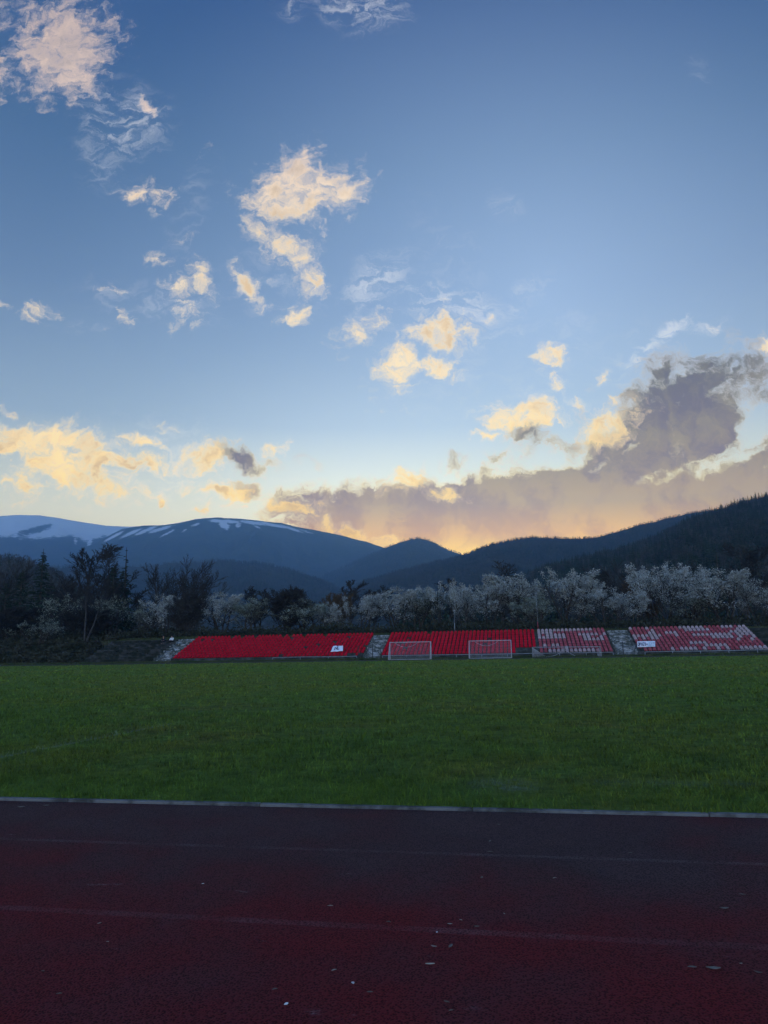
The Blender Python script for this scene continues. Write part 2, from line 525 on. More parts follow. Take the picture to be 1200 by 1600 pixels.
def value_noise(x, y, seed):
    xi, yi = np.floor(x).astype(np.int64), np.floor(y).astype(np.int64)
    xf, yf = x - xi, y - yi

    def h(a, b):
        n = (a * 374761393 + b * 668265263 + seed * 974634777) & 0xFFFFFFFF
        n = ((n ^ (n >> 13)) * 1274126177) & 0xFFFFFFFF
        return ((n ^ (n >> 16)) & 0xFFFF) / 65535.0
    u, v = xf * xf * (3 - 2 * xf), yf * yf * (3 - 2 * yf)
    return (h(xi, yi) * (1 - u) + h(xi + 1, yi) * u) * (1 - v) + (h(xi, yi + 1) * (1 - u) + h(xi + 1, yi + 1) * u) * v


def fbm(x, y, seed, octs=5, gain=0.5, ridged=False):
    s, a, tot = 0.0, 1.0, 0.0
    for i in range(octs):
        n = value_noise(x * 2 ** i + 13.7 * i, y * 2 ** i - 7.1 * i, seed + i)
        if ridged:
            n = 1 - np.abs(2 * n - 1)
        s = s + a * n
        tot += a
        a *= gain
    return s / tot


def grid_faces(nx, ny):
    i = np.arange(nx - 1)[:, None] * ny + np.arange(ny - 1)[None, :]
    return np.stack([i, i + ny, i + ny + 1, i + 1], -1).reshape(-1, 4)


# ------------------------------------------------------------------ layout of the sports ground
P_KERB = 6.75            # inner edge of the running track (near side)
P_FAR = 72.0             # far edge of the grass
P0 = 81.5                # front of the terraces
ROWS, RUN, RISE, Z0 = 9, 0.80, 0.29, 0.45
P_BACK = P0 + ROWS * RUN
Z_TOP = Z0 + (ROWS - 1) * RISE
BANK_Z = Z_TOP + 0.12


def X_at(px, P):
    y = 1010 - ROLL * (px - 600)
    return on_plane(px, y, P).x


XL_BARE = X_at(128, P0)      # old terrace without seats starts
X_A0, X_A1 = X_at(268, P0), X_at(566.5, P0)
X_B0, X_B1, X_C1 = X_at(594, P0), X_at(839.5, P0), X_at(961, P0)
X_D0 = X_at(996.5, P0)
X_D1 = X_at(1203, P0)
X_END = X_at(1330, P0)


def sstep(a, b, x):
    t = np.clip((x - a) / (b - a), 0, 1)
    return t * t * (3 - 2 * t)


def ground_z(x, y):
    x, y = np.asarray(x, float), np.asarray(y, float)
    slope = sstep(P0 - 2.0, P_BACK - 0.3, y)
    step = sstep(P_BACK - 0.15, P_BACK + 0.02, y)
    inside = sstep(XL_BARE - 3.0, XL_BARE + 0.5, x) * (1 - sstep(X_END - 0.5, X_END + 3, x))
    bank = slope * (1 - inside) + step * inside
    z = bank * BANK_Z
    z = z + np.where(y > P_BACK + 0.5, 0.35 * (fbm(x / 9.0, y / 9.0, 5, 3) - 0.5) + np.clip(y - 100, 0, 1e9) * 0.012, 0)
    z = z + (1 - inside) * slope * 0.25 * (fbm(x / 2.5, y / 2.5, 9, 3) - 0.5)
    return z


def gz(x, y):
    return float(ground_z(np.array([x]), np.array([y]))[0])


# ground sheet to the horizon
m, n = new_mat('ground_soil')
co = n.n('ShaderNodeTexCoord').outputs['Object']
nz = n.noise(co, 0.35, 8.0, 0.65)
nz2 = n.noise(co, 3.0, 6.0, 0.6)
c = n.mix(n.smooth(nz, 0.38, 0.62), (0.035, 0.045, 0.018, 1), (0.06, 0.052, 0.032, 1))
c = n.mix(n.smooth(nz2, 0.45, 0.7), c, (0.028, 0.042, 0.014, 1))
finish(n, c, 0.95, 0.1, n.noise(co, 9.0, 6.0, 0.7), 0.08)
M_SOIL = m
xs = np.concatenate([[-14000, -6000, -2500, -1000, -500, -300, -220], np.arange(-160, 161, 1.0), [220, 300, 500, 1000, 2500, 6000, 14000]])
ys = np.concatenate([[-6000, -2000, -500, -150, -60], np.arange(-20, 78, 7.0), np.arange(78, P_BACK - 0.2, 0.4), [P_BACK - 0.15, P_BACK - 0.07, P_BACK + 0.03], np.arange(P_BACK + 0.5, 130, 1.0), [140, 160, 200, 260, 350, 500, 800, 1500, 3000, 6000, 12000]])
GX, GY = np.meshgrid(xs, ys, indexing='ij')
GZ = ground_z(GX, np.minimum(GY, 400.0))
GZ = np.where(GY > 400, 5.0, GZ)
V = np.stack([GX, GY, GZ - 0.004], -1).reshape(-1, 3)
tag(obj('ground', np_mesh('ground', V, grid_faces(len(xs), len(ys)), mats=[M_SOIL], smooth=True)), kind='structure')

# grass pitch
LINE = [on_ground(-40, 1192), on_ground(215, 1142)]
def turf(name, blades):
    m, n = new_mat(name)
    geo = n.n('ShaderNodeNewGeometry').outputs['Position']
    flat = n.n('ShaderNodeMapping', {0: geo, 3: (1, 1, 0)}).outputs[0]
    a = n.noise(flat, 0.10, 4.0, 0.55)
    b = n.noise(flat, 0.9, 5.0, 0.6)
    c3 = n.noise(flat, 4.5, 7.0, 0.75)
    c4 = n.noise(flat, 20.0, 5.0, 0.75)
    c = n.mix(n.smooth(a, 0.40, 0.58), (*TURF_A, 1), (*TURF_B, 1))
    c = n.mix(n.math('MULTIPLY', n.smooth(n.noise(flat, 0.21, 5.0, 0.65), 0.50, 0.64), 0.55), c, (0.15, 0.135, 0.035, 1))
    c = n.mix(n.smooth(b, 0.42, 0.70), c, (*TURF_C, 1))
    c = n.mix(n.math('MULTIPLY', n.smooth(c3, 0.46, 0.62), 0.85), c, (*TURF_D, 1))
    c = n.mix(n.math('MULTIPLY', n.smooth(c4, 0.53, 0.68), 0.75), c, (*TURF_E, 1))
    c5 = n.noise(flat, 1.5, 7.0, 0.8)
    c = n.mix(1.0, c, n.ramp(c5, [(0.36, (0.62, 0.64, 0.66)), (0.50, (1.0, 1.0, 1.0)), (0.66, (1.45, 1.38, 1.2))]), 'MULTIPLY')
    if blades:
        c = n.vmath('SCALE', c, n.math('MULTIPLY_ADD', n.n('ShaderNodeNewGeometry').outputs['Random Per Island'], 0.8, 0.6))
    # greener fringe along the kerb
    yy = n.n('ShaderNodeSeparateXYZ', {0: flat}).outputs[1]
    fringe = n.math('SUBTRACT', 1.0, n.smooth(n.math('MULTIPLY_ADD', b, 1.2, yy), P_KERB + 0.6, P_KERB + 2.4))
    c = n.mix(n.math('MULTIPLY', fringe, 0.3), c, (*TURF_F, 1))
    # worn chalk: a pitch line and a patch at a penalty spot
    d = (LINE[1] - LINE[0]).normalized()
    off = n.vmath('SUBTRACT', flat, (LINE[0].x, LINE[0].y, 0))
    dist = n.math('ABSOLUTE', n.vmath('DOT_PRODUCT', off, (-d.y, d.x, 0)))
    along = n.vmath('DOT_PRODUCT', off, (d.x, d.y, 0))
    ln = n.math('MULTIPLY', n.math('SUBTRACT', 1.0, n.smooth(dist, 0.04, 0.10)), n.math('SUBTRACT', 1.0, n.smooth(along, 4.0, (LINE[1] - LINE[0]).length + 2)))
    sp = on_ground(790, 1228)
    pd = n.vmath('LENGTH', n.vmath('SUBTRACT', flat, (sp.x, sp.y, 0)))
    sp2 = on_ground(1060, 1226)
    pd2 = n.vmath('LENGTH', n.n('ShaderNodeMapping', {0: n.vmath('SUBTRACT', flat, (sp2.x, sp2.y, 0)), 3: (0.35, 1.6, 1)}).outputs[0])
    patch = n.math('MAXIMUM', n.math('SUBTRACT', 1.0, n.smooth(pd, 0.1, 0.55)), n.math('MULTIPLY', n.math('SUBTRACT', 1.0, n.smooth(pd2, 0.1, 0.5)), 0.5))
    patch = n.math('MULTIPLY', patch, n.smooth(c3, 0.38, 0.62))
    ln = n.math('MULTIPLY', n.math('MAXIMUM', n.math('MULTIPLY', ln, 0.20), n.math('MULTIPLY', patch, 0.30)), n.smooth(c4, 0.30, 0.58))
    c = n.mix(ln, c, (0.42, 0.45, 0.44, 1))
    tn = n.math('MULTIPLY_ADD', c3, 0.7, n.math('MULTIPLY', c4, 0.3))
    finish(n, c, 0.9, 0.08, tn, 0.22)
    return m


M_TURF = turf('pitch_turf', False)
M_BLADE = turf('turf_blades', True)
tag(obj('grass_field', np_mesh('grass_field', [(-130, P_KERB + 0.02, 0.008), (130, P_KERB + 0.02, 0.008), (130, P_FAR, 0.008), (-130, P_FAR, 0.008)], [(0, 1, 2, 3)], mats=[M_TURF])), kind='structure')

# grass blades: dense near the kerb, thinning with distance
rng = np.random.default_rng(11)
segs = [(P_KERB - 0.02, 8.2, 900, 0.055, 0.006), (8.2, 11.0, 430, 0.060, 0.008), (11.0, 16.0, 170, 0.065, 0.013), (16.0, 26.0, 55, 0.07, 0.022), (26.0, 36.0, 18, 0.08, 0.04), (36.0, 50.0, 9, 0.085, 0.06), (50.0, 71.5, 4, 0.085, 0.08)]
PV = []
for (y0, y1, den, hh, ww) in segs:
    xa, xb = X_at(-40, y1) - 0.3, X_at(1240, y1) + 0.3
    N = int(den * (y1 - y0) * (xb - xa))
    px_, py_ = rng.uniform(xa, xb, N), rng.uniform(y0, y1, N)
    keep = rng.uniform(0, 1, N) < 0.35 + 0.9 * fbm(px_ * 1.3, py_ * 1.3, 21, 3)
    px_, py_ = px_[keep], py_[keep]
    N = len(px_)
    ang = rng.uniform(0, 2 * math.pi, N)
    h_ = hh * rng.uniform(0.45, 1.25, N) * (0.55 + 0.9 * fbm(px_ * 0.8, py_ * 0.8, 31, 3))
    w_ = ww * rng.uniform(0.7, 1.3, N)
    lean = rng.uniform(0.1, 0.9, N) * h_
    la = rng.uniform(0, 2 * math.pi, N)
    base = np.stack([px_, py_, np.full(N, 0.006)], -1)
    side = np.stack([np.cos(ang) * w_, np.sin(ang) * w_, np.zeros(N)], -1)
    tip = base + np.stack([np.cos(la) * lean, np.sin(la) * lean, h_], -1)
    PV.append(np.stack([base - side, base + side, tip], 1).reshape(-1, 3))
PV = np.concatenate(PV)
tag(obj('grass', np_mesh('grass', PV, None, np.arange(len(PV)).reshape(-1, 3), mats=[M_BLADE])), 'short dark green grass of the playing field beyond the kerb', 'grass', kind='stuff')

# running track: worn red rubber with faded lane lines, near and far straight
m, n = new_mat('track_rubber')
geo = n.n('ShaderNodeTexCoord').outputs['Object']
yy = n.n('ShaderNodeSeparateXYZ', {0: geo}).outputs[1]
big_ = n.noise(geo, 0.28, 4.0, 0.55)
mid = n.noise(geo, 1.1, 4.0, 0.6)
fine = n.noise(geo, 60.0, 5.0, 0.8)
gr = n.n('ShaderNodeTexVoronoi', {'Vector': geo, 'Scale': 85.0})
# how much of the red granulate is left: the inside lanes are worn down to grey
wear = n.math('ADD', n.smooth(yy, 3.7, 5.6), n.math('MULTIPLY', n.math('SUBTRACT', big_, 0.5), 2.2))
wear = n.math('ADD', wear, n.math('MULTIPLY', n.math('SUBTRACT', mid, 0.5), 1.3))
red = n.mix(n.smooth(mid, 0.35, 0.7), (*TRK_RED, 1), (*TRK_RED2, 1))
grey = n.mix(n.smooth(mid, 0.35, 0.7), (*TRK_GREY, 1), (*TRK_GREY2, 1))
c = n.mix(n.smooth(wear, -0.35, 1.30), red, grey)
for yl, wl, op in ((5.38, 0.032, 0.06), (4.0, 0.036, 0.055), (2.66, 0.026, 0.4), (1.3, 0.026, 0.4)):
    dl = n.math('ABSOLUTE', n.math('SUBTRACT', n.math('MULTIPLY_ADD', fine, 0.016, yy), yl + 0.008))
    l_ = n.math('MULTIPLY', n.math('SUBTRACT', 1.0, n.smooth(dl, wl * 0.6, wl * 1.3)), n.smooth(n.noise(geo, 1.7, 6.0, 0.7), 0.30, 0.66))
    c = n.mix(n.math('MULTIPLY', n.math('MULTIPLY', l_, op), n.smooth(fine, 0.34, 0.58)), c, (0.30, 0.28, 0.29, 1))
scuff = n.n('ShaderNodeMapping', {0: geo, 2: (0, 0, 0.3), 3: (1.0, 2.2, 1)}).outputs[0]
sc_ = n.smooth(n.noise(scuff, 2.3, 7.0, 0.72), 0.64, 0.74)
c = n.mix(n.math('MULTIPLY', sc_, 0.22), c, (0.22, 0.21, 0.22, 1))
grain = n.math('MULTIPLY_ADD', gr.outputs['Distance'], 1.1, n.math('MULTIPLY', fine, 0.9))
c = n.mix(1.0, c, n.ramp(grain, [(0.35, (0.12, 0.12, 0.12)), (0.85, (1.2, 1.2, 1.2)), (1.0, (2.6, 2.6, 2.6))]), 'MULTIPLY')
finish(n, c, 0.9, 0.08, grain, 0.006)
M_TRACK = m
tag(obj('running_track', np_mesh('running_track', [(-130, -6, 0.0), (130, -6, 0.0), (130, P_KERB - 0.05, 0.0), (-130, P_KERB - 0.05, 0.0)], [(0, 1, 2, 3)], mats=[M_TRACK])), kind='structure')
M_CINDER = simple_mat('far_track_cinder', (0.045, 0.038, 0.026), (0.06, 0.065, 0.03), 0.6, 0.95, 0.1, bump=None)
tag(obj('far_track', np_mesh('far_track', [(-130, P_FAR, 0.004), (130, P_FAR, 0.004), (130, P0 - 1.6, 0.004), (-130, P0 - 1.6, 0.004)], [(0, 1, 2, 3)], mats=[M_CINDER])), kind='structure')

# kerb of concrete lengths along the inner edge
M_KERB = simple_mat('kerb_concrete', (0.040, 0.040, 0.038), (0.13, 0.13, 0.125), 3.5, 0.9, 0.2, 8.0, 0.36, 0.58)
k = MB()
x = -46.0
i = 0
rr = random.Random(4)
while x < 46:
    L = 1.98
    j = rr.uniform(-0.004, 0.004)
    z = 0.026 + rr.uniform(-0.004, 0.004)
    k.box(x + 0.002, x + L - 0.002, P_KERB - 0.045 + j, P_KERB + 0.02 + j, -0.05, z)
    x += L
kb = obj('kerb', k.mesh('kerb', M_KERB))
tag(kb, kind='structure')
bm_ = kb.modifiers.new('bevel', 'BEVEL')
bm_.width, bm_.segments = 0.008, 2

# ------------------------------------------------------------------ hills and mountains behind
AZ_LIM = 0.72


class Hill:
    def __init__(self, prof, D, r0, seed, spur, power=1.25, z0=4.0, back=0.5, cell=None, rough=0.0):
        A, T = [], []
        for (x, y) in prof:
            a, b = sky_ab(x, y)
            A.append(math.atan(a))
            T.append(b * math.cos(math.atan(a)))
        self.A, self.T = np.array(A), np.array(T)
        self.D, self.r0, self.seed, self.spur, self.power, self.z0, self.back, self.rough = D, r0, seed, spur, power, z0, back, rough
        self.cell = cell or D * 0.12

    def z(self, az, r):
        te = np.interp(az, self.A, self.T)
        H = self.D * te + CAM_H
        H = H + self.rough * (fbm(az * self.D / (self.D * 0.012) + 50, az * 0 + 3.3, self.seed + 77, 4) - 0.5)
        t = np.clip((r - self.r0) / (self.D - self.r0), 0, 1)
        s = t ** self.power
        x, y = az * self.D, r
        nz = fbm(x / self.cell, y / (self.cell * 2.2), self.seed, 6, 0.5, True) - 0.55
        n2 = fbm(x / (self.cell * 0.22), y / (self.cell * 0.5), self.seed + 40, 5, 0.55, True) - 0.55
        z = self.z0 + (H - self.z0) * s + (self.spur * nz + 0.22 * self.spur * n2) * np.clip(t * (1.02 - t) * 4, 0, 1)
        over = np.clip((r - self.D) / (self.back * self.D), 0, 1)
        return np.where(r > self.D, H * (1 - over) ** 1.5 + self.z0 * over - 20 * over, z)

    def pos(self, az, r):
        z = self.z(az, r)
        return np.stack([_Fh.x * np.cos(az) * r + _R0.x * np.sin(az) * r, _Fh.y * np.cos(az) * r + _R0.y * np.sin(az) * r, z], -1)

    def mesh(self, name, mat, na=260, nr=70, a0=-AZ_LIM, a1=AZ_LIM, snowfield=None):
        az = np.linspace(a0, a1, na)
        r = np.concatenate([self.r0 + (self.D - self.r0) * np.linspace(0, 1, nr) ** 0.9, self.D * (1 + self.back * np.linspace(0.04, 1, 10))])
        A, Rr = np.meshgrid(az, r, indexing='ij')
        V = self.pos(A, Rr).reshape(-1, 3)
        me = np_mesh(name, V, grid_faces(na, len(r)), mats=[mat], smooth=True)
        if snowfield:
            at = me.attributes.new('snow', 'FLOAT', 'POINT')
            at.data.foreach_set('value', snow_cover(V, *snowfield).astype(np.float32))
        o = obj(name, me)
        tag(o, kind='structure')
        return o


def snow_cover(V, level, fade, patches):
    """how deep the snow lies: full above a line, then drifts of given place and lie"""
    d = V - np.array(CAM)
    w = d @ np.array(_F)
    x, y = 600 + F_PX * (d @ np.array(_R)) / w, 800 - F_PX * (d @ np.array(_U)) / w
    s = np.clip((np.interp(x, [p[0] for p in level], [p[1] for p in level]) - y) / fade + 0.5, 0, 1) if level else np.zeros(len(V))
    for (px_, py_, rx, ry, deg, wt) in patches:
        c_, s_ = math.cos(R_(deg)), math.sin(R_(deg))
        u, v = (x - px_) * c_ + (y - py_) * s_, -(x - px_) * s_ + (y - py_) * c_
        g = np.clip(1.5 - np.sqrt((u / rx) ** 2 + (v / ry) ** 2), 0, 1)
        s = np.maximum(s, g * wt) if wt > 0 else s * (1 + np.clip(g, 0, 1) * wt)
    return s


def rock_mat(name, c0, c1, scale, snow=None, bump=8.0):
    m, n = new_mat(name)
    g = n.n('ShaderNodeNewGeometry')
    pos = g.outputs['Position']
    a = n.noise(pos, scale, 8.0, 0.65)
    b = n.noise(pos, scale * 6, 6.0, 0.7)
    col = n.mix(n.smooth(n.math('MULTIPLY_ADD', b, 0.5, n.math('MULTIPLY', a, 0.5)), 0.40, 0.60), (*c0, 1), (*c1, 1))
    if snow:
        amp, sc = snow
        st = n.n('ShaderNodeMapping', {0: pos, 3: (1, 1, 0.35)}).outputs[0]
        cover = n.n('ShaderNodeAttribute', {}, attribute_name='snow').outputs['Fac']
        v = n.math('MULTIPLY_ADD', n.math('SUBTRACT', n.noise(st, sc, 8.0, 0.74), 0.5), amp, cover)
        v = n.math('MULTIPLY', v, n.smooth(cover, 0.02, 0.12))
        col = n.mix(n.smooth(v, 0.34, 0.66), col, (0.72, 0.72, 0.72, 1))
    finish(n, col, 0.95, 0.05, a, bump)
    return m


HZ = {}
HZ['snow'] = Hill([(-500, 850), (-200, 812), (0, 806), (30, 804.5), (62, 805), (90, 809), (130, 816), (165, 821), (200, 822.5), (245, 822), (280, 821), (340, 824), (450, 845), (600, 880), (800, 900), (1500, 900)], 4600, 2400, 3, 100, 1.1, rough=0, back=0.05)
HZ['snow'].mesh('snowy_mountain', rock_mat('snow_rock', (0.035, 0.04, 0.035), (0.06, 0.06, 0.055), 0.006, (2.0, 0.030)), 560, 130, -0.68, 0.3, ([(-300, 845), (0, 838), (20, 838), (60, 842), (110, 836), (135, 846), (160, 838), (190, 842), (215, 836), (260, 840)], 14, [(52, 829, 26, 5, -12, -0.85), (70, 822, 14, 2.5, -14, -0.7), (140, 848, 4, 12, 12, 0.75), (118, 845, 3, 8, 0, 0.6), (165, 850, 3, 10, 25, 0.6)]))
HZ['main'] = Hill([(-500, 900), (0, 880), (100, 866), (150, 848), (190, 827), (225, 822), (258, 821), (280, 817), (305, 811), (340, 808), (372, 810), (400, 813), (440, 818), (475, 826), (510, 832), (540, 838), (575, 847), (605, 857), (650, 872), (720, 890), (900, 900), (1500, 900)], 3700, 1700, 9, 100, 1.15, rough=5)
HZ['main'].mesh('dark_mountain', rock_mat('dark_rock', (0.030, 0.040, 0.028), (0.055, 0.058, 0.045), 0.008, (1.9, 0.045)), 620, 130, -0.68, 0.3, (None, 1, [(178, 838, 18, 2.2, -28, 0.85), (205, 833, 20, 2.4, -24, 0.85), (228, 829, 20, 2.6, -22, 0.9), (250, 827, 22, 2.6, -16, 0.85), (262, 833, 14, 1.8, -28, 0.7), (305, 820, 8, 2.0, -15, 0.7), (288, 829, 5, 1.6, -30, 0.6), (340, 814, 14, 2.6, 4, 0.85), (350, 820, 10, 6, 40, 0.8), (360, 815, 16, 2.6, 6, 0.9), (372, 821, 5, 5, 60, 0.6), (395, 817, 22, 2.4, 8, 0.85), (425, 820, 24, 2.4, 12, 0.85), (455, 826, 20, 2.0, 18, 0.8), (480, 831, 14, 1.4, 18, 0.6), (400, 822, 10, 2, 30, 0.6)]))
HZ['cone'] = Hill([(-500, 960), (400, 945), (470, 915), (520, 893), (560, 876), (605, 855), (625, 848), (640, 843.5), (652, 841.5), (664, 843.5), (678, 849), (696, 857.5), (720, 866.5), (760, 880), (850, 905), (1500, 930)], 2650, 1300, 15, 55, 1.1, rough=9)
HZ['cone'].mesh('cone_hill', rock_mat('cone_forest_floor', (0.022, 0.030, 0.018), (0.045, 0.048, 0.034), 0.02), 360, 70)
HZ['low'] = Hill([(-500, 900), (0, 890), (100, 888), (200, 886), (280, 881), (330, 877.5), (370, 878), (405, 881), (440, 888), (475, 898), (505, 908), (535, 924), (570, 945), (620, 960), (1500, 1000)], 1750, 800, 21, 45, 1.15, rough=9)
HZ['low'].mesh('wooded_foothill', rock_mat('foothill_floor', (0.022, 0.028, 0.016), (0.048, 0.046, 0.030), 0.04, bump=4), 300, 60)
HZ['hump'] = Hill([(a_, b_ + 13) for a_, b_ in [(-500, 850), (-120, 862), (-20, 868), (15, 871), (40, 876), (65, 882), (85, 892), (105, 906), (130, 925), (160, 950), (220, 985), (1500, 1003)]], 520, 210, 27, 10, 1.1, rough=2)
HZ['hump'].mesh('near_wooded_hump', M_SOIL, 200, 40)
HZ['ridge'] = Hill([(a_, b_ + 3) for a_, b_ in [(-500, 1000), (430, 965), (500, 938), (540, 920), (575, 904), (610, 893), (660, 880), (700, 872), (720, 867), (745, 857), (770, 848), (800, 842), (830, 838), (870, 839), (905, 840), (930, 838), (960, 830), (1000, 818), (1040, 808), (1080, 800), (1130, 793), (1200, 783), (1500, 740)]], 1350, 520, 33, 38, 1.15, rough=3)
HZ['ridge'].mesh('wooded_ridge', rock_mat('ridge_floor', (0.020, 0.024, 0.014), (0.040, 0.038, 0.026), 0.06, bump=3), 360, 60)
HZ['slope'] = Hill([(a_, b_ + 7) for a_, b_ in [(-500, 1005), (640, 1000), (720, 960), (780, 920), (820, 902), (860, 890), (900, 878), (950, 867), (1000, 851), (1040, 835), (1070, 820), (1100, 807), (1130, 799), (1160, 789), (1200, 779), (1300, 745), (1500, 690)]], 640, 190, 41, 16, 1.15, rough=2)
HZ['slope'].mesh('wooded_slope', M_SOIL, 260, 60)

# ------------------------------------------------------------------ woods on the hillsides: small trees set out as one mass each
M_TWIG_FAR = simple_mat('bare_wood_far', (0.038, 0.038, 0.033), (0.066, 0.062, 0.050), 0.4, 0.95, 0.05, obj_random=0.35)
M_FIR_FAR = simple_mat('fir_needles_far', (0.012, 0.022, 0.012), (0.028, 0.042, 0.022), 0.7, 0.95, 0.05, obj_random=0.3)
SRC = bpy.data.collections.new('wood_kinds')          # not linked to the scene: only the woods use it


def far_bare(seed, H):
    r = random.Random(seed)
    mb = MB()
    mb.tube([(0, 0, -0.5), (0.1, 0, H * 0.35), (0, 0.1, H * 0.75)], [0.16, 0.12, 0.04], 3, False)
    W_ = H * r.uniform(0.30, 0.40)
    for i in range(105):
        a, u = r.uniform(0, 2 * math.pi), r.uniform(-0.85, 1)
        rad = W_ * math.sqrt(max(0.05, 1 - u * u)) * r.uniform(0.45, 1.0)
        zc = H * 0.60 + u * H * 0.34
        p = Vector((math.cos(a) * rad, math.sin(a) * rad, zc))
        d = Vector((math.cos(a) * 0.6, math.sin(a) * 0.6, 0.9 + 0.5 * u)).normalized()
        L = H * r.uniform(0.09, 0.17)
        s = d.cross(Vector((r.gauss(0, 1), r.gauss(0, 1), r.gauss(0, 1)))).normalized() * H * r.uniform(0.010, 0.026)
        i0 = len(mb.v)
        mb.v += [tuple(p - s), tuple(p + s), tuple(p + d * L)]
        mb.t.append((i0, i0 + 1, i0 + 2))
    return mb.mesh('far_bare_tree', M_TWIG_FAR)


def far_fir(seed, H):
    r = random.Random(seed)
    mb = MB()
    mb.tube([(0, 0, -0.5), (0, 0, H * 0.98)], [0.14, 0.02], 3, False)
    L = 11
    for i in range(L):
        t = i / (L - 1)
        z = H * (0.12 + 0.86 * t)
        rad = H * 0.19 * (1 - t) ** 0.85 + 0.12
        k = 9 if t < 0.6 else 6
        for j in range(k):
            a = 2 * math.pi * (j + r.random()) / k
            rr_ = rad * r.uniform(0.6, 1.15)
            c = Vector((math.cos(a), math.sin(a), 0))
            s = Vector((-math.sin(a), math.cos(a), 0)) * rr_ * 0.42
            i0 = len(mb.v)
            tip = c * rr_ + Vector((0, 0, z - rr_ * 0.35))
            mb.v += [(0, 0, z + H * 0.05), tuple(tip - s), tuple(tip + Vector((0, 0, -0.1 * rr_)) + c * rr_ * 0.2), tuple(tip + s)]
            mb.q.append((i0, i0 + 1, i0 + 2, i0 + 3))
    return mb.mesh('far_fir_tree', M_FIR_FAR)


for i, (me) in enumerate([far_bare(1, 9), far_bare(2, 11), far_bare(3, 10), far_bare(4, 8.5), far_bare(5, 10.5), far_bare(6, 9.5), far_fir(7, 11), far_fir(8, 14), far_fir(9, 12)]):
    so = bpy.data.objects.new('far_tree_%02d' % i, me)
    SRC.objects.link(so)


def wood(name, label, hill, N, r0, r1, a0, a1, fir_lo, fir_hi, smin, smax, seed, ridge_fir=0.0):
    g = np.random.default_rng(seed)
    az = g.uniform(a0, a1, N)
    r = np.sqrt(g.uniform(r0 ** 2, r1 ** 2, N))
    P = hill.pos(az, r)
    clump = fbm(P[:, 0] / 90.0, P[:, 1] / 90.0, seed + 5, 4)
    pf = fir_lo + (fir_hi - fir_lo) * np.clip((clump - 0.42) / 0.16, 0, 1) + ridge_fir * np.clip((r / hill.D - 0.93) / 0.05, 0, 1)
    fir = g.uniform(0, 1, N) < pf
    kind = np.where(fir, g.integers(6, 9, N), g.integers(0, 6, N)).astype(np.int32)
    me = bpy.data.meshes.new(name)
    me.vertices.add(N)
    me.vertices.foreach_set('co', P.astype(np.float32).ravel())
    for an, at, dv in (('kind_index', 'INT', kind), ('size', 'FLOAT', (g.uniform(smin, smax, N) * (0.7 + 0.6 * clump)).astype(np.float32)), ('turn', 'FLOAT', g.uniform(0, 6.28, N).astype(np.float32))):
        at_ = me.attributes.new(an, at, 'POINT')
        at_.data.foreach_set('value', dv)
    o = obj(name, me)
    tag(o, label, 'wood', kind='stuff')
    ng = bpy.data.node_groups.new(name, 'GeometryNodeTree')
    ng.interface.new_socket('Geometry', in_out='INPUT', socket_type='NodeSocketGeometry')
    ng.interface.new_socket('Geometry', in_out='OUTPUT', socket_type='NodeSocketGeometry')
    gi, go = ng.nodes.new('NodeGroupInput'), ng.nodes.new('NodeGroupOutput')
    ci = ng.nodes.new('GeometryNodeCollectionInfo')
    ci.inputs['Collection'].default_value = SRC
    ci.inputs['Separate Children'].default_value = True
    ci.inputs['Reset Children'].default_value = True
    ip = ng.nodes.new('GeometryNodeInstanceOnPoints')
    ip.inputs['Pick Instance'].default_value = True

    def attr(nm, dt):
        x = ng.nodes.new('GeometryNodeInputNamedAttribute')
        x.data_type = dt
        x.inputs['Name'].default_value = nm
        return x.outputs['Attribute']
    cx = ng.nodes.new('ShaderNodeCombineXYZ')
    ng.links.new(attr('turn', 'FLOAT'), cx.inputs[2])
    ng.links.new(gi.outputs[0], ip.inputs['Points'])
    ng.links.new(ci.outputs[0], ip.inputs['Instance'])
    ng.links.new(attr('kind_index', 'INT'), ip.inputs['Instance Index'])
    ng.links.new(cx.outputs[0], ip.inputs['Rotation'])
    ng.links.new(attr('size', 'FLOAT'), ip.inputs['Scale'])
    ng.links.new(ip.outputs[0], go.inputs[0])
    md = o.modifiers.new('trees', 'NODES')
    md.node_group = ng
    return o


wood('slope_wood', 'dark mixed wood of bare trees and firs covering the near steep hillside', HZ['slope'], 14000, 200, 655, 0.02, 0.60, 0.10, 0.6, 0.48, 0.80, 51, 0.2)
wood('ridge_wood', 'bluish wood of bare trees and firs along the long ridge under the sunset', HZ['ridge'], 26000, 540, 1365, -0.22, 0.62, 0.05, 0.5, 0.30, 0.52, 52, 0.12)
wood('foothill_wood', 'hazy blue wood on the round foothill below the snowy mountain', HZ['low'], 14000, 850, 1760, -0.66, 0.03, 0.05, 0.4, 0.5, 0.8, 53)
wood('hump_wood', 'dark leafless wood on the small hump behind the spruces', HZ['hump'], 1800, 215, 527, -0.66, -0.26, 0.03, 0.15, 0.6, 0.9, 54)
wood('cone_wood', 'blue hazy wood on the pointed hill in the valley', HZ['cone'], 9000, 1400, 2660, -0.12, 0.24, 0.05, 0.3, 0.6, 0.9, 55)

# ------------------------------------------------------------------ terraces
M_CONC = simple_mat('dark_weathered_concrete', (0.028, 0.032, 0.028), (0.075, 0.08, 0.076), 1.4, 0.95, 0.1, 8.0, 0.40, 0.66)
M_CONC2 = simple_mat('old_mossy_concrete', (0.014, 0.018, 0.013), (0.050, 0.052, 0.050), 1.1, 0.95, 0.1, 8.0, 0.42, 0.70)


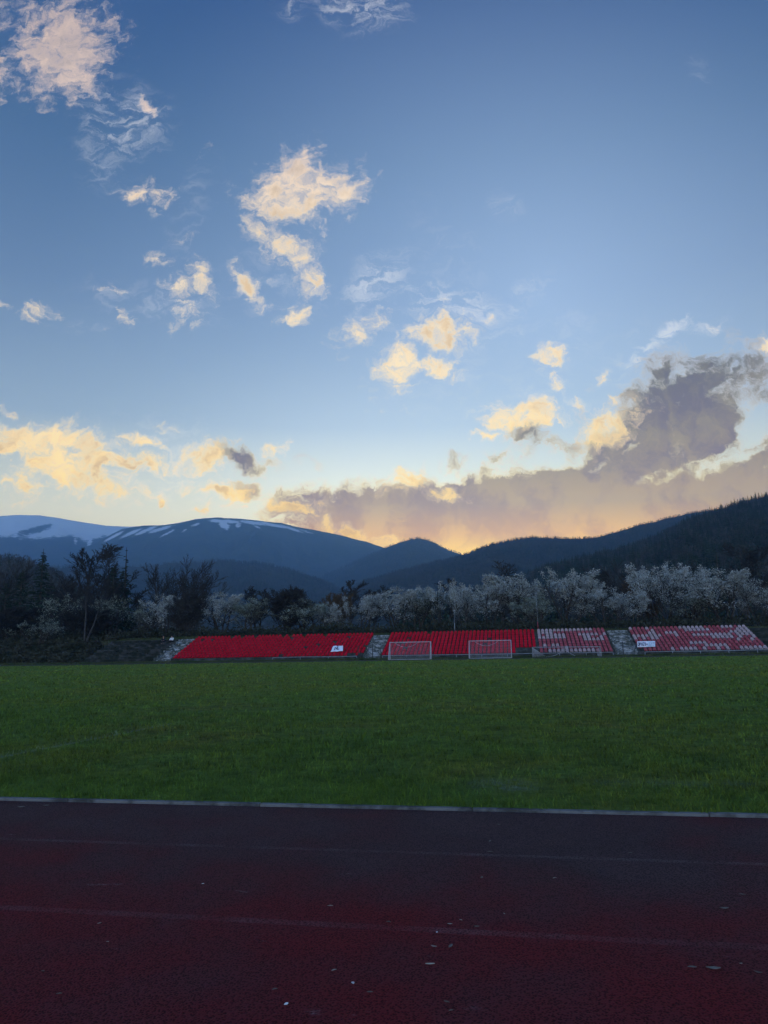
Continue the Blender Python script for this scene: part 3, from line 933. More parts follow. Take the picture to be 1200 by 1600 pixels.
def stair_mat():
    m, n = new_mat('flaking_stair_concrete')
    co = n.n('ShaderNodeTexCoord').outputs['Object']
    st = n.n('ShaderNodeMapping', {0: co, 3: (1.0, 1.0, 2.4)}).outputs[0]
    a = n.noise(st, 2.6, 8.0, 0.7)
    b = n.noise(co, 0.9, 5.0, 0.6)
    col = n.mix(n.smooth(a, 0.44, 0.62), (0.05, 0.06, 0.052, 1), (0.17, 0.18, 0.175, 1))
    col = n.mix(n.smooth(n.math('MULTIPLY_ADD', b, 0.5, n.math('MULTIPLY', a, 0.5)), 0.50, 0.60), col, (0.30, 0.31, 0.31, 1))
    finish(n, col, 0.9, 0.15, a, 0.03)
    return m


M_STAIR = stair_mat()


def steps_mesh(name, x0, x1, y0, zs, runs, mat, ybackz=None, seed=0, jag=0.0, nx=1):
    """stepped solid: front at y0, treads of the given heights and depths; slightly uneven along X"""
    rr_ = random.Random(seed)
    xs_ = [x0 + (x1 - x0) * i / nx for i in range(nx + 1)]
    prof = [(y0, -0.05)]
    y = y0
    for z, r in zip(zs, runs):
        prof.append((y, z))
        y += r
        prof.append((y, z))
    prof.append((y, -0.05))
    V, Q = [], []
    n_ = len(prof)
    for x in xs_:
        for j, (py, pz) in enumerate(prof):
            dz_ = rr_.uniform(-jag, jag) if 0 < j < n_ - 1 else 0
            dy_ = rr_.uniform(-jag, jag) if 0 < j < n_ - 1 else 0
            V.append((x, py + dy_, pz + dz_))
    for i in range(len(xs_) - 1):
        for j in range(n_ - 1):
            Q.append((i * n_ + j, (i + 1) * n_ + j, (i + 1) * n_ + j + 1, i * n_ + j + 1))
    T = []
    for e, base in ((0, 0), (1, (len(xs_) - 1) * n_)):
        # side as one strip of quads down to the ground
        g = len(V)
        for j in range(n_):
            V.append((V[base + j][0], V[base + j][1], -0.05))
        for j in range(1, n_ - 2):
            q = (base + j, base + j + 1, g + j + 1, g + j)
            Q.append(q if e == 0 else q[::-1])
    return np_mesh(name, V, Q, T, [mat])


ZS = [Z0 + k_ * RISE for k_ in range(ROWS)]
RUNS = [RUN] * ROWS


def terrace(name, label, x0, x1, mat, seed, jag=0.004, group=None, nx=10, wall=True):
    root = empty(name, ((x0 + x1) / 2, P0, 0))
    tag(root, label, 'terrace', group)
    h = (x1 - x0) / 2
    obj('steps', steps_mesh(name + '_steps', -h, h, 0.0, ZS, RUNS, mat, seed=seed, jag=jag, nx=nx), root)
    if wall:
        w = MB()
        w.box(-h + 0.02, h - 0.02, -0.16, -0.012, -0.05, Z0 - 0.09)
        w.box(-h + 0.02, h - 0.02, -0.22, -0.014, Z0 - 0.087, Z0 - 0.01)
        obj('front_wall', w.mesh('front_wall', mat), root)
    return root


terrace('seating_terrace', 'long dark concrete terrace under the all red seats with the dropped white flag', X_A0, X_A1, M_CONC, 1)
terrace('seating_terrace', 'dark concrete terrace under red seats and pale faded seats behind the goals', X_B0, X_C1, M_CONC, 2)
terrace('seating_terrace', 'dark concrete terrace under faded seats with the lettered white banner', X_D0, X_D1, M_CONC, 3)
bare = terrace('bare_terrace', 'crumbling dark mossy terrace without seats beside the trees and two people', XL_BARE, X_at(240, P0), M_CONC2, 4, 0.03, nx=40)
terrace('bare_terrace', 'dark empty terrace steps past the end of the faded seats', X_D1 + 0.02, X_END, M_CONC2, 5, 0.02, nx=20)
# old bench slabs left on the bare terrace
rb = random.Random(8)
for k_ in range(2, ROWS):
    x = -(X_at(240, P0) - XL_BARE) / 2 + 0.4 + k_ * 0.25
    while x < (X_at(240, P0) - XL_BARE) / 2 - 2.2:
        L = rb.uniform(1.6, 2.4)
        if rb.random() < 0.55:
            s = MB()
            s.box(x, x + L, 0.18 + k_ * RUN, 0.50 + k_ * RUN, ZS[k_] + 0.10, ZS[k_] + 0.16)
            s.box(x + 0.1, x + 0.22, 0.22 + k_ * RUN, 0.46 + k_ * RUN, ZS[k_] - 0.02, ZS[k_] + 0.098)
            s.box(x + L - 0.22, x + L - 0.1, 0.22 + k_ * RUN, 0.46 + k_ * RUN, ZS[k_] - 0.02, ZS[k_] + 0.098)
            obj('bench_slab', s.mesh('bench_slab', M_CONC2), bare)
        x += L + rb.uniform(0.1, 1.2)


def stairs(name, label, x0, x1, seed, jag):
    zs, runs = [], []
    nst = 2 * ROWS
    for i_ in range(nst):
        zs.append(0.22 + (Z_TOP - 0.22 + 0.05) * i_ / (nst - 1))
        runs.append(ROWS * RUN / nst)
    root = empty(name, ((x0 + x1) / 2, P0, 0))
    tag(root, label, 'stairs', 'stairs between the seating terraces')
    h = (x1 - x0) / 2 - 0.03
    obj('steps', steps_mesh(name, -h + 0.16, h - 0.16, 0.0, zs, runs, M_STAIR, seed=seed, jag=jag, nx=8), root)
    for sgn in (-1, 1):
        c = MB()
        n_ = 9
        for i_ in range(n_):
            y0_, y1_ = ROWS * RUN * i_ / n_, ROWS * RUN * (i_ + 1) / n_
            z_ = 0.30 + (Z_TOP - 0.25) * (i_ + 1) / n_
            xa, xb = (sgn * h, sgn * (h - 0.15))
            c.box(min(xa, xb), max(xa, xb), y0_ + 0.003, y1_, -0.04, z_)
        obj('side_wall', c.mesh('side_wall', M_STAIR), root)
    return root


stairs('concrete_stairs', 'broken pale stairs between the mossy bare terrace and the red seats', X_at(240, P0), X_A0, 11, 0.05)
stairs('concrete_stairs', 'flaking pale stairs between the two red seat blocks', X_A1, X_B0, 12, 0.02)
stairs('concrete_stairs', 'dark flaking stairs between the two faded seat blocks', X_C1, X_D0, 13, 0.02)
# loose rubble on the broken flight
for i in range(14):
    px_ = rb.uniform(238, 285)
    t = rb.uniform(0.05, 0.95)
    mb = bmesh.new()
    bmesh.ops.create_icosphere(mb, subdivisions=1, radius=rb.uniform(0.09, 0.2))
    for v in mb.verts:
        v.co *= rb.uniform(0.7, 1.25)
        v.co.z *= 0.6
    me = bpy.data.meshes.new('concrete_lump')
    mb.to_mesh(me)
    mb.free()
    me.materials.append(M_STAIR)
    xx = X_at(240, P0) + 0.3 + rb.random() * (X_A0 - X_at(240, P0) - 0.6)
    o = obj('concrete_lump', me, None, (xx, P0 + t * ROWS * RUN, 0.28 + t * (Z_TOP - 0.17) + 0.03), rb.uniform(0, 6))
    tag(o, 'small pale lump of broken concrete lying on the crumbled stairs by two people', 'rubble', 'lumps of concrete on the broken stairs')


# ------------------------------------------------------------------ stadium seats
def seat_mat(name, c0, c1, var):
    m, n = new_mat(name)
    co = n.n('ShaderNodeTexCoord').outputs['Object']
    a = n.noise(co, 9.0, 5.0, 0.6)
    col = n.mix(n.smooth(a, 0.38, 0.66), (*c0, 1), (*c1, 1))
    r = n.noise(n.n('ShaderNodeMapping', {0: n.n('ShaderNodeNewGeometry').outputs['Position'], 3: (2.17, 1.25, 3.4)}).outputs[0], 1.0, 1.0, 0.5)
    hs = n.n('ShaderNodeHueSaturation', {'Color': col, 'Value': n.math('MULTIPLY_ADD', n.math('SUBTRACT', r, 0.5), var * 4, 1.0), 'Saturation': 1.0})
    finish(n, hs.outputs[0], 0.7, 0.08)
    return m


M_RED = seat_mat('red_seat_plastic', (0.32, 0.003, 0.012), (0.40, 0.005, 0.018), 0.25)
M_ROSE = seat_mat('faded_seat_plastic', (0.20, 0.036, 0.047), (0.28, 0.075, 0.085), 0.3)
M_PALE = seat_mat('bleached_seat_plastic', (0.26, 0.19, 0.19), (0.33, 0.255, 0.255), 0.2)


def seat_arrays():
    prof = [(-0.21, 0.06), (-0.225, 0.13), (-0.205, 0.165), (-0.12, 0.15), (0.02, 0.135), (0.10, 0.15), (0.15, 0.20), (0.20, 0.30), (0.235, 0.38), (0.25, 0.425)]
    W_, nx = 0.345, 6
    V, Q = [], []
    for layer, off in ((0, 0.0), (1, 0.018)):
        for j, (y, z) in enumerate(prof):
            back = max(0.0, (j - 5) / 4.0)
            for i in range(nx + 1):
                u = -1 + 2 * i / nx
                zz = z + (-0.13 * u ** 4 * back * back) + 0.018 * u * u * (1 - back)     # arched top of the back, dished pan
                yy_ = y - 0.035 * u * u * back
                w = W_ / 2 * (1 - 0.10 * back * back)
                V.append((u * w, yy_ + (off if j > 4 else 0), zz - (off if j <= 5 else 0)))
    n1 = nx + 1
    L = len(prof) * n1
    for layer in (0, 1):
        for j in range(len(prof) - 1):
            for i in range(nx):
                a = layer * L + j * n1 + i
                q = (a, a + 1, a + n1 + 1, a + n1)
                Q.append(q if layer == 0 else q[::-1])
    for j in range(len(prof) - 1):
        for i in (0, nx):
            a = j * n1 + i
            q = (a, a + n1, a + n1 + L, a + L)
            Q.append(q if i == 0 else q[::-1])
    for i in range(nx):
        for j in (0, len(prof) - 1):
            a = j * n1 + i
            q = (a, a + L, a + L + 1, a + 1)
            Q.append(q if j == 0 else q[::-1])
    b = MB()
    b.box(-0.13, -0.08, -0.14, 0.16, 0.0, 0.118)
    b.box(0.08, 0.13, -0.14, 0.16, 0.0, 0.118)
    n0 = len(V)
    V += b.v
    Q += [tuple(x + n0 for x in q) for q in b.q]
    return np.array(V, float), np.array(Q)


SV, SQ = seat_arrays()
SEAT_ME = {}
for nm, mt in (('red', M_RED), ('rose', M_ROSE), ('pale', M_PALE)):
    SEAT_ME[nm] = np_mesh(nm + '_seat', SV, SQ, mats=[mt], smooth=False)
PITCH_X = 0.462
MISS = [(318, 999), (332, 998.5), (361, 994), (398, 994.5), (441.5, 993), (455, 994), (436.5, 1021), (478.5, 1009.5), (498, 1004.5), (522.5, 1000), (542.5, 993.5), (548, 1019), (552, 1019), (568, 1009), (566, 1018.5), (509, 990.5), (473.5, 990), (625.5, 1001.5), (629, 1001.5), (632, 1009), (640, 994), (669, 986), (764, 996), (757, 1004), (829, 989), (1064, 994.5), (1003, 1013.5)]
WHITE_C = {8: [(838, 924)], 7: [(838, 862)], 6: [(838, 845), (852, 882), (901, 932), (940, 946)], 5: [(838, 882), (909, 921), (934, 940)], 4: [(909, 941)], 2: [(846, 854), (864, 872)], 1: [(880, 886)], 0: [(855, 933)]}
WHITE_D = {8: [(980, 986), (1006, 1012), (1058, 1096), (1124, 1143), (1151, 1169)], 7: [(1014, 1020), (1069, 1106), (1147, 1173)], 6: [(1009, 1022), (1037, 1061), (1142, 1178)], 5: [(983, 1037), (1053, 1058), (1079, 1142), (1148, 1188)], 4: [(985, 999), (1006, 1012), (1019, 1033), (1115, 1149), (1156, 1163), (1165, 1171), (1178, 1192)], 3: [(988, 995), (1153, 1159), (1174, 1181)], 2: [(988, 995), (1080, 1106)], 1: [(990, 996), (1102, 1137)], 0: [(993, 1001), (1050, 1056), (1064, 1093), (1099, 1105), (1120, 1126), (1137, 1143), (1157, 1210)]}
seats = []
rs = random.Random(77)
BLOCKS = [('A', X_A0, X_A1, 'long red block with the flag'), ('B', X_B0, X_B1, 'red block behind the goals'), ('C', X_B1, X_C1, 'faded block behind the fallen goal'), ('D', X_D0, X_D1, 'faded block with the banner')]
for bname, bx0, bx1, bdesc in BLOCKS:
    ncol = int((bx1 - bx0 - 0.02) / PITCH_X)
    off = (bx1 - bx0 - ncol * PITCH_X) / 2
    for r_ in range(ROWS):
        for c_ in range(ncol):
            x = bx0 + off + (c_ + 0.5) * PITCH_X
            y = P0 + r_ * RUN + 0.42
            z = ZS[r_]
            qx, qy = to_px((x, y, z + 0.33))
            if any(abs(qx - mx) < 2.7 and abs(qy - my) < 2.2 for mx, my in MISS):
                continue
            if bname == 'B' and r_ < 2 and qx > 807:
                continue
            if bname == 'A' and r_ == 8 and rs.random() < 0.03:
                continue
            col = 'red'
            if bname in 'CD':
                wl = (WHITE_C if bname == 'C' else WHITE_D).get(r_, [])
                col = 'pale' if any(a_ <= qx <= b_ for a_, b_ in wl) else 'rose'
            seats.append(dict(b=bname, r=r_, c=c_, n=ncol, p=(x, y, z), px=(qx, qy), col=col, d=(Vector((x, y, z)) - CAM).length, desc=bdesc))
vis = sorted([s for s in seats if s['px'][0] < 1199], key=lambda s: s['d'])
single = vis[:300]
sid = {id(s) for s in single}


def ordinal(n_):
    w = ['first', 'second', 'third', 'fourth', 'fifth', 'sixth', 'seventh', 'eighth', 'ninth']
    if 1 <= n_ <= 9:
        return w[n_ - 1]
    return '%d%s' % (n_, 'th' if 10 <= n_ % 100 <= 20 else {1: 'st', 2: 'nd', 3: 'rd'}.get(n_ % 10, 'th'))


ADJ = {'red': 'bright red', 'rose': 'faded rose', 'pale': 'bleached pale'}
for s in single:
    o = obj('stadium_seat', SEAT_ME[s['col']], None, (s['p'][0], s['p'][1], s['p'][2] + 0.002))
    row = 'front row' if s['r'] == 0 else 'top row' if s['r'] == ROWS - 1 else ordinal(s['r'] + 1) + ' row up'
    if s['b'] == 'D':
        lab = '%s seat, %s of the bannered block, %s from its stairs' % (ADJ[s['col']], row, ordinal(s['c'] + 1))
    else:
        lab = '%s seat, %s of the %s block behind goals, %s from stairs' % (ADJ[s['col']], row, 'red' if s['b'] == 'B' else 'faded', ordinal(s['c'] + 1 if s['b'] == 'B' else s['n'] - s['c']))
    tag(o, lab, 'seat', 'plastic seats of the stadium')
rest = [s for s in seats if id(s) not in sid]
Vs, Qs, Mi = [], [], []
for i, s in enumerate(rest):
    Vs.append(SV + np.array([s['p'][0], s['p'][1], s['p'][2] + 0.002]))
    Qs.append(SQ + i * len(SV))
    Mi.append(np.full(len(SQ), {'red': 0, 'rose': 1, 'pale': 2}[s['col']]))
tag(obj('stadium_seats', np_mesh('stadium_seats', np.concatenate(Vs), np.concatenate(Qs), None, [M_RED, M_ROSE, M_PALE], np.concatenate(Mi))), 'rows of red plastic seats on the terraces behind the goals', 'seats', 'plastic seats of the stadium', 'stuff')

# ------------------------------------------------------------------ goals
M_WHITE = simple_mat('white_goal_paint', (0.29, 0.30, 0.31), (0.40, 0.40, 0.40), 4.0, 0.5, 0.4)
M_NET = simple_mat('grey_white_netting', (0.26, 0.27, 0.29), (0.36, 0.36, 0.38), 4.0, 0.8, 0.1)
M_STEEL = simple_mat('dull_galvanised_steel', (0.16, 0.18, 0.19), (0.26, 0.28, 0.29), 3.0, 0.55, 0.4)
M_DARK = simple_mat('dark_painted_steel', (0.012, 0.016, 0.018), (0.03, 0.034, 0.036), 3.0, 0.6, 0.3)


def ribbon_net(mb, P00, P10, P11, P01, nu, nv, w=0.008, sag=0.0, seed=0):
    """cords of a net over the four-sided patch P00-P10-P11-P01"""
    P00, P10, P11, P01 = (Vector(p) for p in (P00, P10, P11, P01))
    r_n = random.Random(seed)

    def pt(u, v):
        p = P00.lerp(P10, u).lerp(P01.lerp(P11, u), v)
        s = 4 * u * (1 - u) * v * (1 - v) * 4
        return p + Vector((0, 0.0, -sag * s * 0.5)) + Vector((0, -sag * s * 0.5, 0))
    for i in range(nu + 1):
        pts = [pt(i / nu, j / 6) for j in range(7)]
        mb.tube(pts, w / 2, 3, False)
    for j in range(nv + 1):
        pts = [pt(i / 10, j / nv) for i in range(11)]
        mb.tube(pts, w / 2, 3, False)


def goal(name, label, xl, xr, P, h):
    """small goal turned with its mouth to the terraces: sloping stays and net towards the pitch"""
    xa, xb = X_at(xl, P + 1.1), X_at(xr, P + 1.1)
    w = xb - xa
    root = empty(name, ((xa + xb) / 2, P, 0.004))
    tag(root, label, 'goal', 'portable football goals by the terraces')
    d = 1.25
    f = MB()
    for sx in (-w / 2, w / 2):
        p = MB()
        p.tube([(sx, d, 0.0), (sx, d, h)], 0.045, 8)
        obj('post', p.mesh('post', M_WHITE, True), root)
        s = MB()
        s.tube([(sx, d, h - 0.03), (sx, d - 0.25, h - 0.10), (sx, 0.0, 0.05)], 0.028, 6)
        s.tube([(sx, d, 0.04), (sx, 0.0, 0.04)], 0.03, 6)
        obj('stay', s.mesh('stay', M_WHITE, True), root)
    c = MB()
    c.tube([(-w / 2 - 0.045, d, h), (w / 2 + 0.045, d, h)], 0.045, 8)
    obj('crossbar', c.mesh('crossbar', M_WHITE, True), root)
    g = MB()
    g.tube([(-w / 2, 0, 0.04), (w / 2, 0, 0.04)], 0.03, 6)
    obj('ground_bar', g.mesh('ground_bar', M_WHITE, True), root)
    nb = MB()
    hb = h - 0.10
    ribbon_net(nb, (-w / 2, d - 0.25, hb), (w / 2, d - 0.25, hb), (w / 2, 0.02, 0.06), (-w / 2, 0.02, 0.06), int(w / 0.13), int(h / 0.13), 0.012, 0.18)
    for sx in (-w / 2, w / 2):
        ribbon_net(nb, (sx, d, h), (sx, d - 0.25, hb), (sx, 0.02, 0.06), (sx, d, 0.06), 8, int(h / 0.12), 0.016)
    nb.tube([(-w * 0.36 + w * 0.55 * i / 14, d - 0.3, h - 0.08 - 0.46 * math.sin(math.pi * i / 14) ** 0.9) for i in range(15)], 0.022, 4)
    obj('net', nb.mesh('net', M_NET), root)
    return root


goal('football_goal', 'small white goal with net in front of the red seats by the flaking stairs', 609, 673, 77.0, 1.86)
goal('football_goal', 'small white goal with drooping net in front of plain red seats', 733, 798.5, 77.5, 1.86)


def fallen_goal():
    P = 79.2
    xa, xb = X_at(831, P), X_at(938, P)
    w = xb - xa
    root = empty('fallen_goal', ((xa + xb) / 2, P, 0.004))
    tag(root, 'full size grey goal tipped over with torn net below the faded seats', 'goal', 'portable football goals by the terraces')
    h = 1.08
    a = MB()
    a.tube([(-w / 2, 0, 0.0), (-w / 2, 0, h), (w / 2, 0, h * 0.94), (w / 2, 0, 0.0)], 0.04, 6)
    obj('frame', a.mesh('frame', M_STEEL, True), root)
    b = MB()
    b.tube([(-w / 2, 0, 0.05), (-w / 2, 1.4, 0.05), (w / 2, 1.4, 0.05), (w / 2, 0, 0.05)], 0.04, 6)
    obj('back_frame', b.mesh('back_frame', M_STEEL, True), root)
    nt_ = MB()
    ribbon_net(nt_, (-w / 2, 0, h * 0.97), (-w / 2 + 0.15, 0.1, h * 0.9), (-w / 2 + 1.5, 0.5, 0.05), (-w / 2, 0.0, 0.05), 10, 10, 0.03)
    ribbon_net(nt_, (w / 2 - 0.45, 0.1, h * 0.7), (w / 2, 0, h * 0.9), (w / 2 + 0.05, 0.0, 0.04), (w / 2 - 0.35, -0.1, 0.04), 8, 8, 0.02)
    ribbon_net(nt_, (-0.5, 0.1, h * 0.80), (-0.15, 0.1, h * 0.95), (-0.2, 0.6, 0.4), (-0.6, 0.5, 0.4), 5, 5, 0.02)
    # slack top edge of the net hanging in two bights
    nt_.tube([(-w / 2 + 1.4 + 2.1 * i / 12, 0.25, 0.05 + (h * 0.86) * (i / 12) ** 2.4) for i in range(13)], 0.02, 4)
    nt_.tube([(-0.38 + 1.3 * i / 10, 0.25, h * 0.9 - (h * 0.82) * (i / 10) ** 0.8) for i in range(11)], 0.02, 4)
    obj('net', nt_.mesh('net', M_NET), root)


fallen_goal()

# ------------------------------------------------------------------ low rail along the terraces, gate posts, poles
def low_rail(x0, x1, label):
    root = empty('low_railing', (x0, P0 - 0.9, 0.004))
    tag(root, label, 'railing', 'low pipe railings before the terraces')
    r_ = MB()
    n_ = max(2, int((x1 - x0) / 2.6))
    r_.tube([((x1 - x0) * i / n_, 0, 0.40 + rs.uniform(-0.02, 0.02)) for i in range(n_ + 1)], 0.035, 6)
    obj('rail', r_.mesh('rail', M_STEEL, True), root)
    for i in range(n_ + 1):
        p = MB()
        p.tube([(0, 0, -0.03), (0, 0, 0.375)], 0.032, 6)
        obj('post', p.mesh('post', M_STEEL, True), root, ((x1 - x0) * i / n_, 0, 0))


low_rail(X_at(430, P0), X_A1 - 0.5, 'grey low pipe railing before the red block with the flag')
low_rail(X_B0 + 0.4, X_C1 - 0.4, 'grey low pipe railing running behind the goals')
low_rail(X_D0 + 0.5, X_END - 1, 'grey low pipe railing before the faded block with the banner')


def gate(xp0, xp1, ybase_h, label, rails):
    x0, x1 = X_at(xp0, P0 - 0.7), X_at(xp1, P0 - 0.7)
    root = empty('entrance_gate', (x0, P0 - 0.7, 0.004))
    tag(root, label, 'gate', 'gates at the foot of the stairs')
    for x in (0, x1 - x0):
        p = MB()
        hh_ = ybase_h if x == 0 or not rails else ybase_h * 0.45
        p.tube([(x, 0, -0.03), (x, 0, hh_)], 0.05, 6)
        p.box(x - 0.06, x + 0.06, -0.06, 0.06, hh_ - 0.01, hh_ + 0.02)
        obj('post', p.mesh('post', M_DARK if x == 0 or not rails else M_STEEL, False), root)
    if rails:
        for z_ in rails:
            p = MB()
            p.tube([(0.05, 0, z_), (x1 - x0 - 0.05, 0, z_)], 0.022, 6)
            obj('rail', p.mesh('rail', M_STEEL, True), root)


gate(559.5, 582, 1.55, 'pair of tall dark gate posts at the flaking stairs between red blocks', [])
gate(972.5, 992.5, 1.5, 'dark post and light pipe gate at the stairs between faded blocks', [0.28, 0.62, 0.92])


def pole(px_, ytop, P, r0_, label, banded):
    x = X_at(px_, P)
    zb = gz(x, P)
    zt = on_plane(px_, ytop, P).z
    root = empty('white_pole', (x, P, zb - 0.1))
    tag(root, label, 'pole', 'thin white poles behind the terraces')
    m_ = MB()
    m_.tube([(0, 0, 0), (0, 0, zt - zb)], [r0_, r0_ * 0.7], 8)
    obj('shaft', m_.mesh('shaft', M_STEEL, True), root)
    m_ = MB()
    m_.tube([(0, 0, 0.1), (0, 0, 1.25)], r0_ + 0.02, 8)
    obj('base_sleeve', m_.mesh('base_sleeve', M_ROSE if banded else M_STEEL, True), root)
    m_ = MB()
    m_.tube([(-0.18, 0, zt - zb - 0.05), (0.18, 0, zt - zb - 0.05)], 0.025, 6)
    obj('cross_arm', m_.mesh('cross_arm', M_WHITE, True), root)


pole(711.5, 952, P_BACK + 0.9, 0.018, 'thin white pole behind the red seats between the goals', False)
pole(842, 925, P_BACK + 0.9, 0.022, 'tall thin pole with pinkish foot where red and faded seats meet', True)


# ------------------------------------------------------------------ banners and litter
M_CLOTH = simple_mat('white_banner_cloth', (0.62, 0.63, 0.68), (0.72, 0.72, 0.76), 2.0, 0.9, 0.1)
M_CLOTHB = simple_mat('greyblue_banner_cloth', (0.42, 0.52, 0.60), (0.60, 0.66, 0.72), 5.0, 0.9, 0.1)
M_INK = simple_mat('dark_banner_paint', (0.02, 0.03, 0.06), (0.04, 0.05, 0.09), 6.0, 0.9, 0.1)


def cloth_mesh(name, corners, nu, nv, mat, wav, seed, thick=0.012):
    c00, c10, c11, c01 = (Vector(c) for c in corners)       # bottom-left, bottom-right, top-right, top-left
    nrm = (c10 - c00).cross(c01 - c00).normalized()
    V, Q = [], []
    for side in (0, 1):
        for i in range(nu + 1):
            for j in range(nv + 1):
                u, v = i / nu, j / nv
                p = c00.lerp(c10, u).lerp(c01.lerp(c11, u), v)
                w = wav * (value_noise(np.array([u * 7.0]), np.array([v * 3.0]), seed)[0] - 0.5)
                V.append(tuple(p + nrm * (w + (thick if side == 0 else 0))))
    n1, L = nv + 1, (nu + 1) * (nv + 1)
    for side in (0, 1):
        for i in range(nu):
            for j in range(nv):
                a = side * L + i * n1 + j
                q = (a, a + n1, a + n1 + 1, a + 1)
                Q.append(q if side == 0 else q[::-1])
    for i in range(nu):
        for j in (0, nv):
            a = i * n1 + j
            q = (a, a + L, a + n1 + L, a + n1)
            Q.append(q if j == 0 else q[::-1])
    for j in range(nv):
        for i in (0, nu):
            a = i * n1 + j
            q = (a, a + 1, a + 1 + L, a + L)
            Q.append(q if i == 0 else q[::-1])
    return np_mesh(name, V, Q, None, [mat], None, True)


def strokes(mb, lines, o_, ux, uz, nrm, w):
    """painted strokes as thin raised strips; lines in banner units"""
    for (x0, z0, x1, z1) in lines:
        a, b = o_ + ux * x0 + uz * z0, o_ + ux * x1 + uz * z1
        d_ = (b - a).normalized()
        s = d_.cross(nrm) * w / 2
        a, b = a - d_ * w * 0.4, b + d_ * w * 0.4
        mb.quad(a - s, a + s, b + s, b - s)


def banner_plane(px0, py0, px1, py1, P, tilt):
    bl = on_plane(px0, py1, P)
    tl = on_plane(px0, py0, P)
    br = on_plane(px1, py1, P)
    return bl, br, tl


# dropped flag over the seats
Pf = P0 + 0.74
bl, br, tr, tl = on_plane(516.5, 1018.8, Pf), on_plane(535.8, 1016.8, Pf), on_plane(536, 1009, Pf + 0.75), on_plane(520.8, 1009.3, Pf + 0.75)
flag = empty('dropped_flag', tuple(bl))
tag(flag, 'crumpled white flag with a dark mark lying over the red seats', 'flag')
loc = lambda p: Vector(p) - bl
nrm_f = (br - bl).cross(tl - bl).normalized()
obj('cloth', cloth_mesh('flag_cloth', [loc(bl), loc(br), loc(tr), loc(tl)], 12, 8, M_CLOTH, 0.10, 5), flag)
ux, uz = (br - bl).normalized(), (tl - bl).normalized()
uz = (tr - br).normalized()
sm = MB()
o_ = loc(on_plane(522.5, 1016.3, Pf + 0.2)) + nrm_f * 0.09
strokes(sm, [(0.06, 0.0, 0.10, 0.62), (0.10, 0.62, 0.34, 0.05), (0.34, 0.05, 0.42, 0.55), (-0.08, 0.55, 0.2, 0.66), (0.42, 0.0, 0.56, 0.08)], o_, ux, uz, nrm_f, 0.09)
obj('painted_mark', sm.mesh('painted_mark', M_INK), flag)

# lettered banner fixed along the second and third rows of the faded block
Pb = P0 + 0.74
bl, br, tl, tr = on_plane(995.6, 1011.3, Pb), on_plane(1024.0, 1010.6, Pb), on_plane(995.6, 1002.2, Pb + 0.22), on_plane(1023.6, 1001.6, Pb + 0.22)
ban = empty('lettered_banner', tuple(bl))
tag(ban, 'white banner with dark hand painted letters hung low across the faded seats', 'banner')
loc = lambda p: Vector(p) - bl
mid_b, mid_t = bl.lerp(br, 0.58), tl.lerp(tr, 0.58)
nrm_b = (br - bl).cross(tl - bl).normalized()
obj('cloth', cloth_mesh('banner_cloth', [loc(bl), loc(mid_b), loc(mid_t), loc(tl)], 8, 4, M_CLOTH, 0.02, 9), ban)
obj('printed_panel', cloth_mesh('banner_panel', [loc(mid_b) + Vector((0.004, 0, 0)), loc(br), loc(tr), loc(mid_t) + Vector((0.004, 0, 0))], 8, 4, M_CLOTHB, 0.02, 10), ban)
ux, uz = (br - bl).normalized(), (tl - bl).normalized()
bw, bh = (br - bl).length, (tl - bl).length
lt = MB()
L_ = []


def glyph(lines, x, w_, h_, z_):
    return [(x + a * w_, z_ + b * h_, x + c * w_, z_ + d * h_) for a, b, c, d in lines]


G = {'D': [(0, 0, 0, 1), (0, 1, .7, .95), (.7, .95, .9, .5), (.9, .5, .6, .08), (.6, .08, 0, 0)], 'P': [(0, -.15, 0, 1), (0, 1, .8, .9), (.8, .9, .75, .5), (.75, .5, 0, .45)],
     'A': [(0, 0, .45, 1), (.45, 1, .9, 0), (.2, .38, .7, .38)], 'Z': [(0, 1, .8, 1), (.8, 1, 0, 0), (0, 0, .85, 0)], 'O': [(.1, .1, .1, .9), (.1, .9, .75, .9), (.75, .9, .75, .1), (.75, .1, .1, .1)], '+': [(.4, .1, .4, .7), (.1, .4, .7, .4)]}
x = bw * 0.05
for ch in 'DPAZO+':
    L_ += glyph(G[ch], x, bw * 0.075, bh * 0.55, bh * 0.22)
    x += bw * 0.092
strokes(lt, L_, nrm_b * 0.03, ux, uz, nrm_b, 0.055)
obj('lettering', lt.mesh('lettering', M_INK), ban)
pt = MB()
strokes(pt, [(bw * .66, bh * .15, bw * .68, bh * .75), (bw * .72, bh * .2, bw * .80, bh * .7), (bw * .86, bh * .75, bw * .95, bh * .72), (bw * .86, bh * .5, bw * .96, bh * .48), (bw * .87, bh * .25, bw * .94, bh * .25)], nrm_b * 0.03, ux, uz, nrm_b, 0.04)
obj('printed_lines', pt.mesh('printed_lines', simple_mat('banner_print', (0.18, 0.24, 0.30), (0.25, 0.31, 0.36), 6)), ban)

# white bag on the grass before the flag
mb = bmesh.new()
bmesh.ops.create_icosphere(mb, subdivisions=3, radius=0.22)
for v in mb.verts:
    s = 0.75 + 0.55 * float(fbm(np.array([v.co.x * 6]), np.array([v.co.y * 6 + v.co.z * 5]), 3, 3)[0])
    v.co = Vector((v.co.x * 1.25 * s, v.co.y * s, max(v.co.z * 0.55 * s, -0.05)))
me = bpy.data.meshes.new('plastic_bag')
mb.to_mesh(me)
mb.free()
me.materials.append(M_CLOTH)
p = on_ground(548, 1029.5)
tag(obj('plastic_bag', me, None, (p.x, p.y, 0.05)), 'crumpled white bag on the ground before the red block with flag', 'litter')

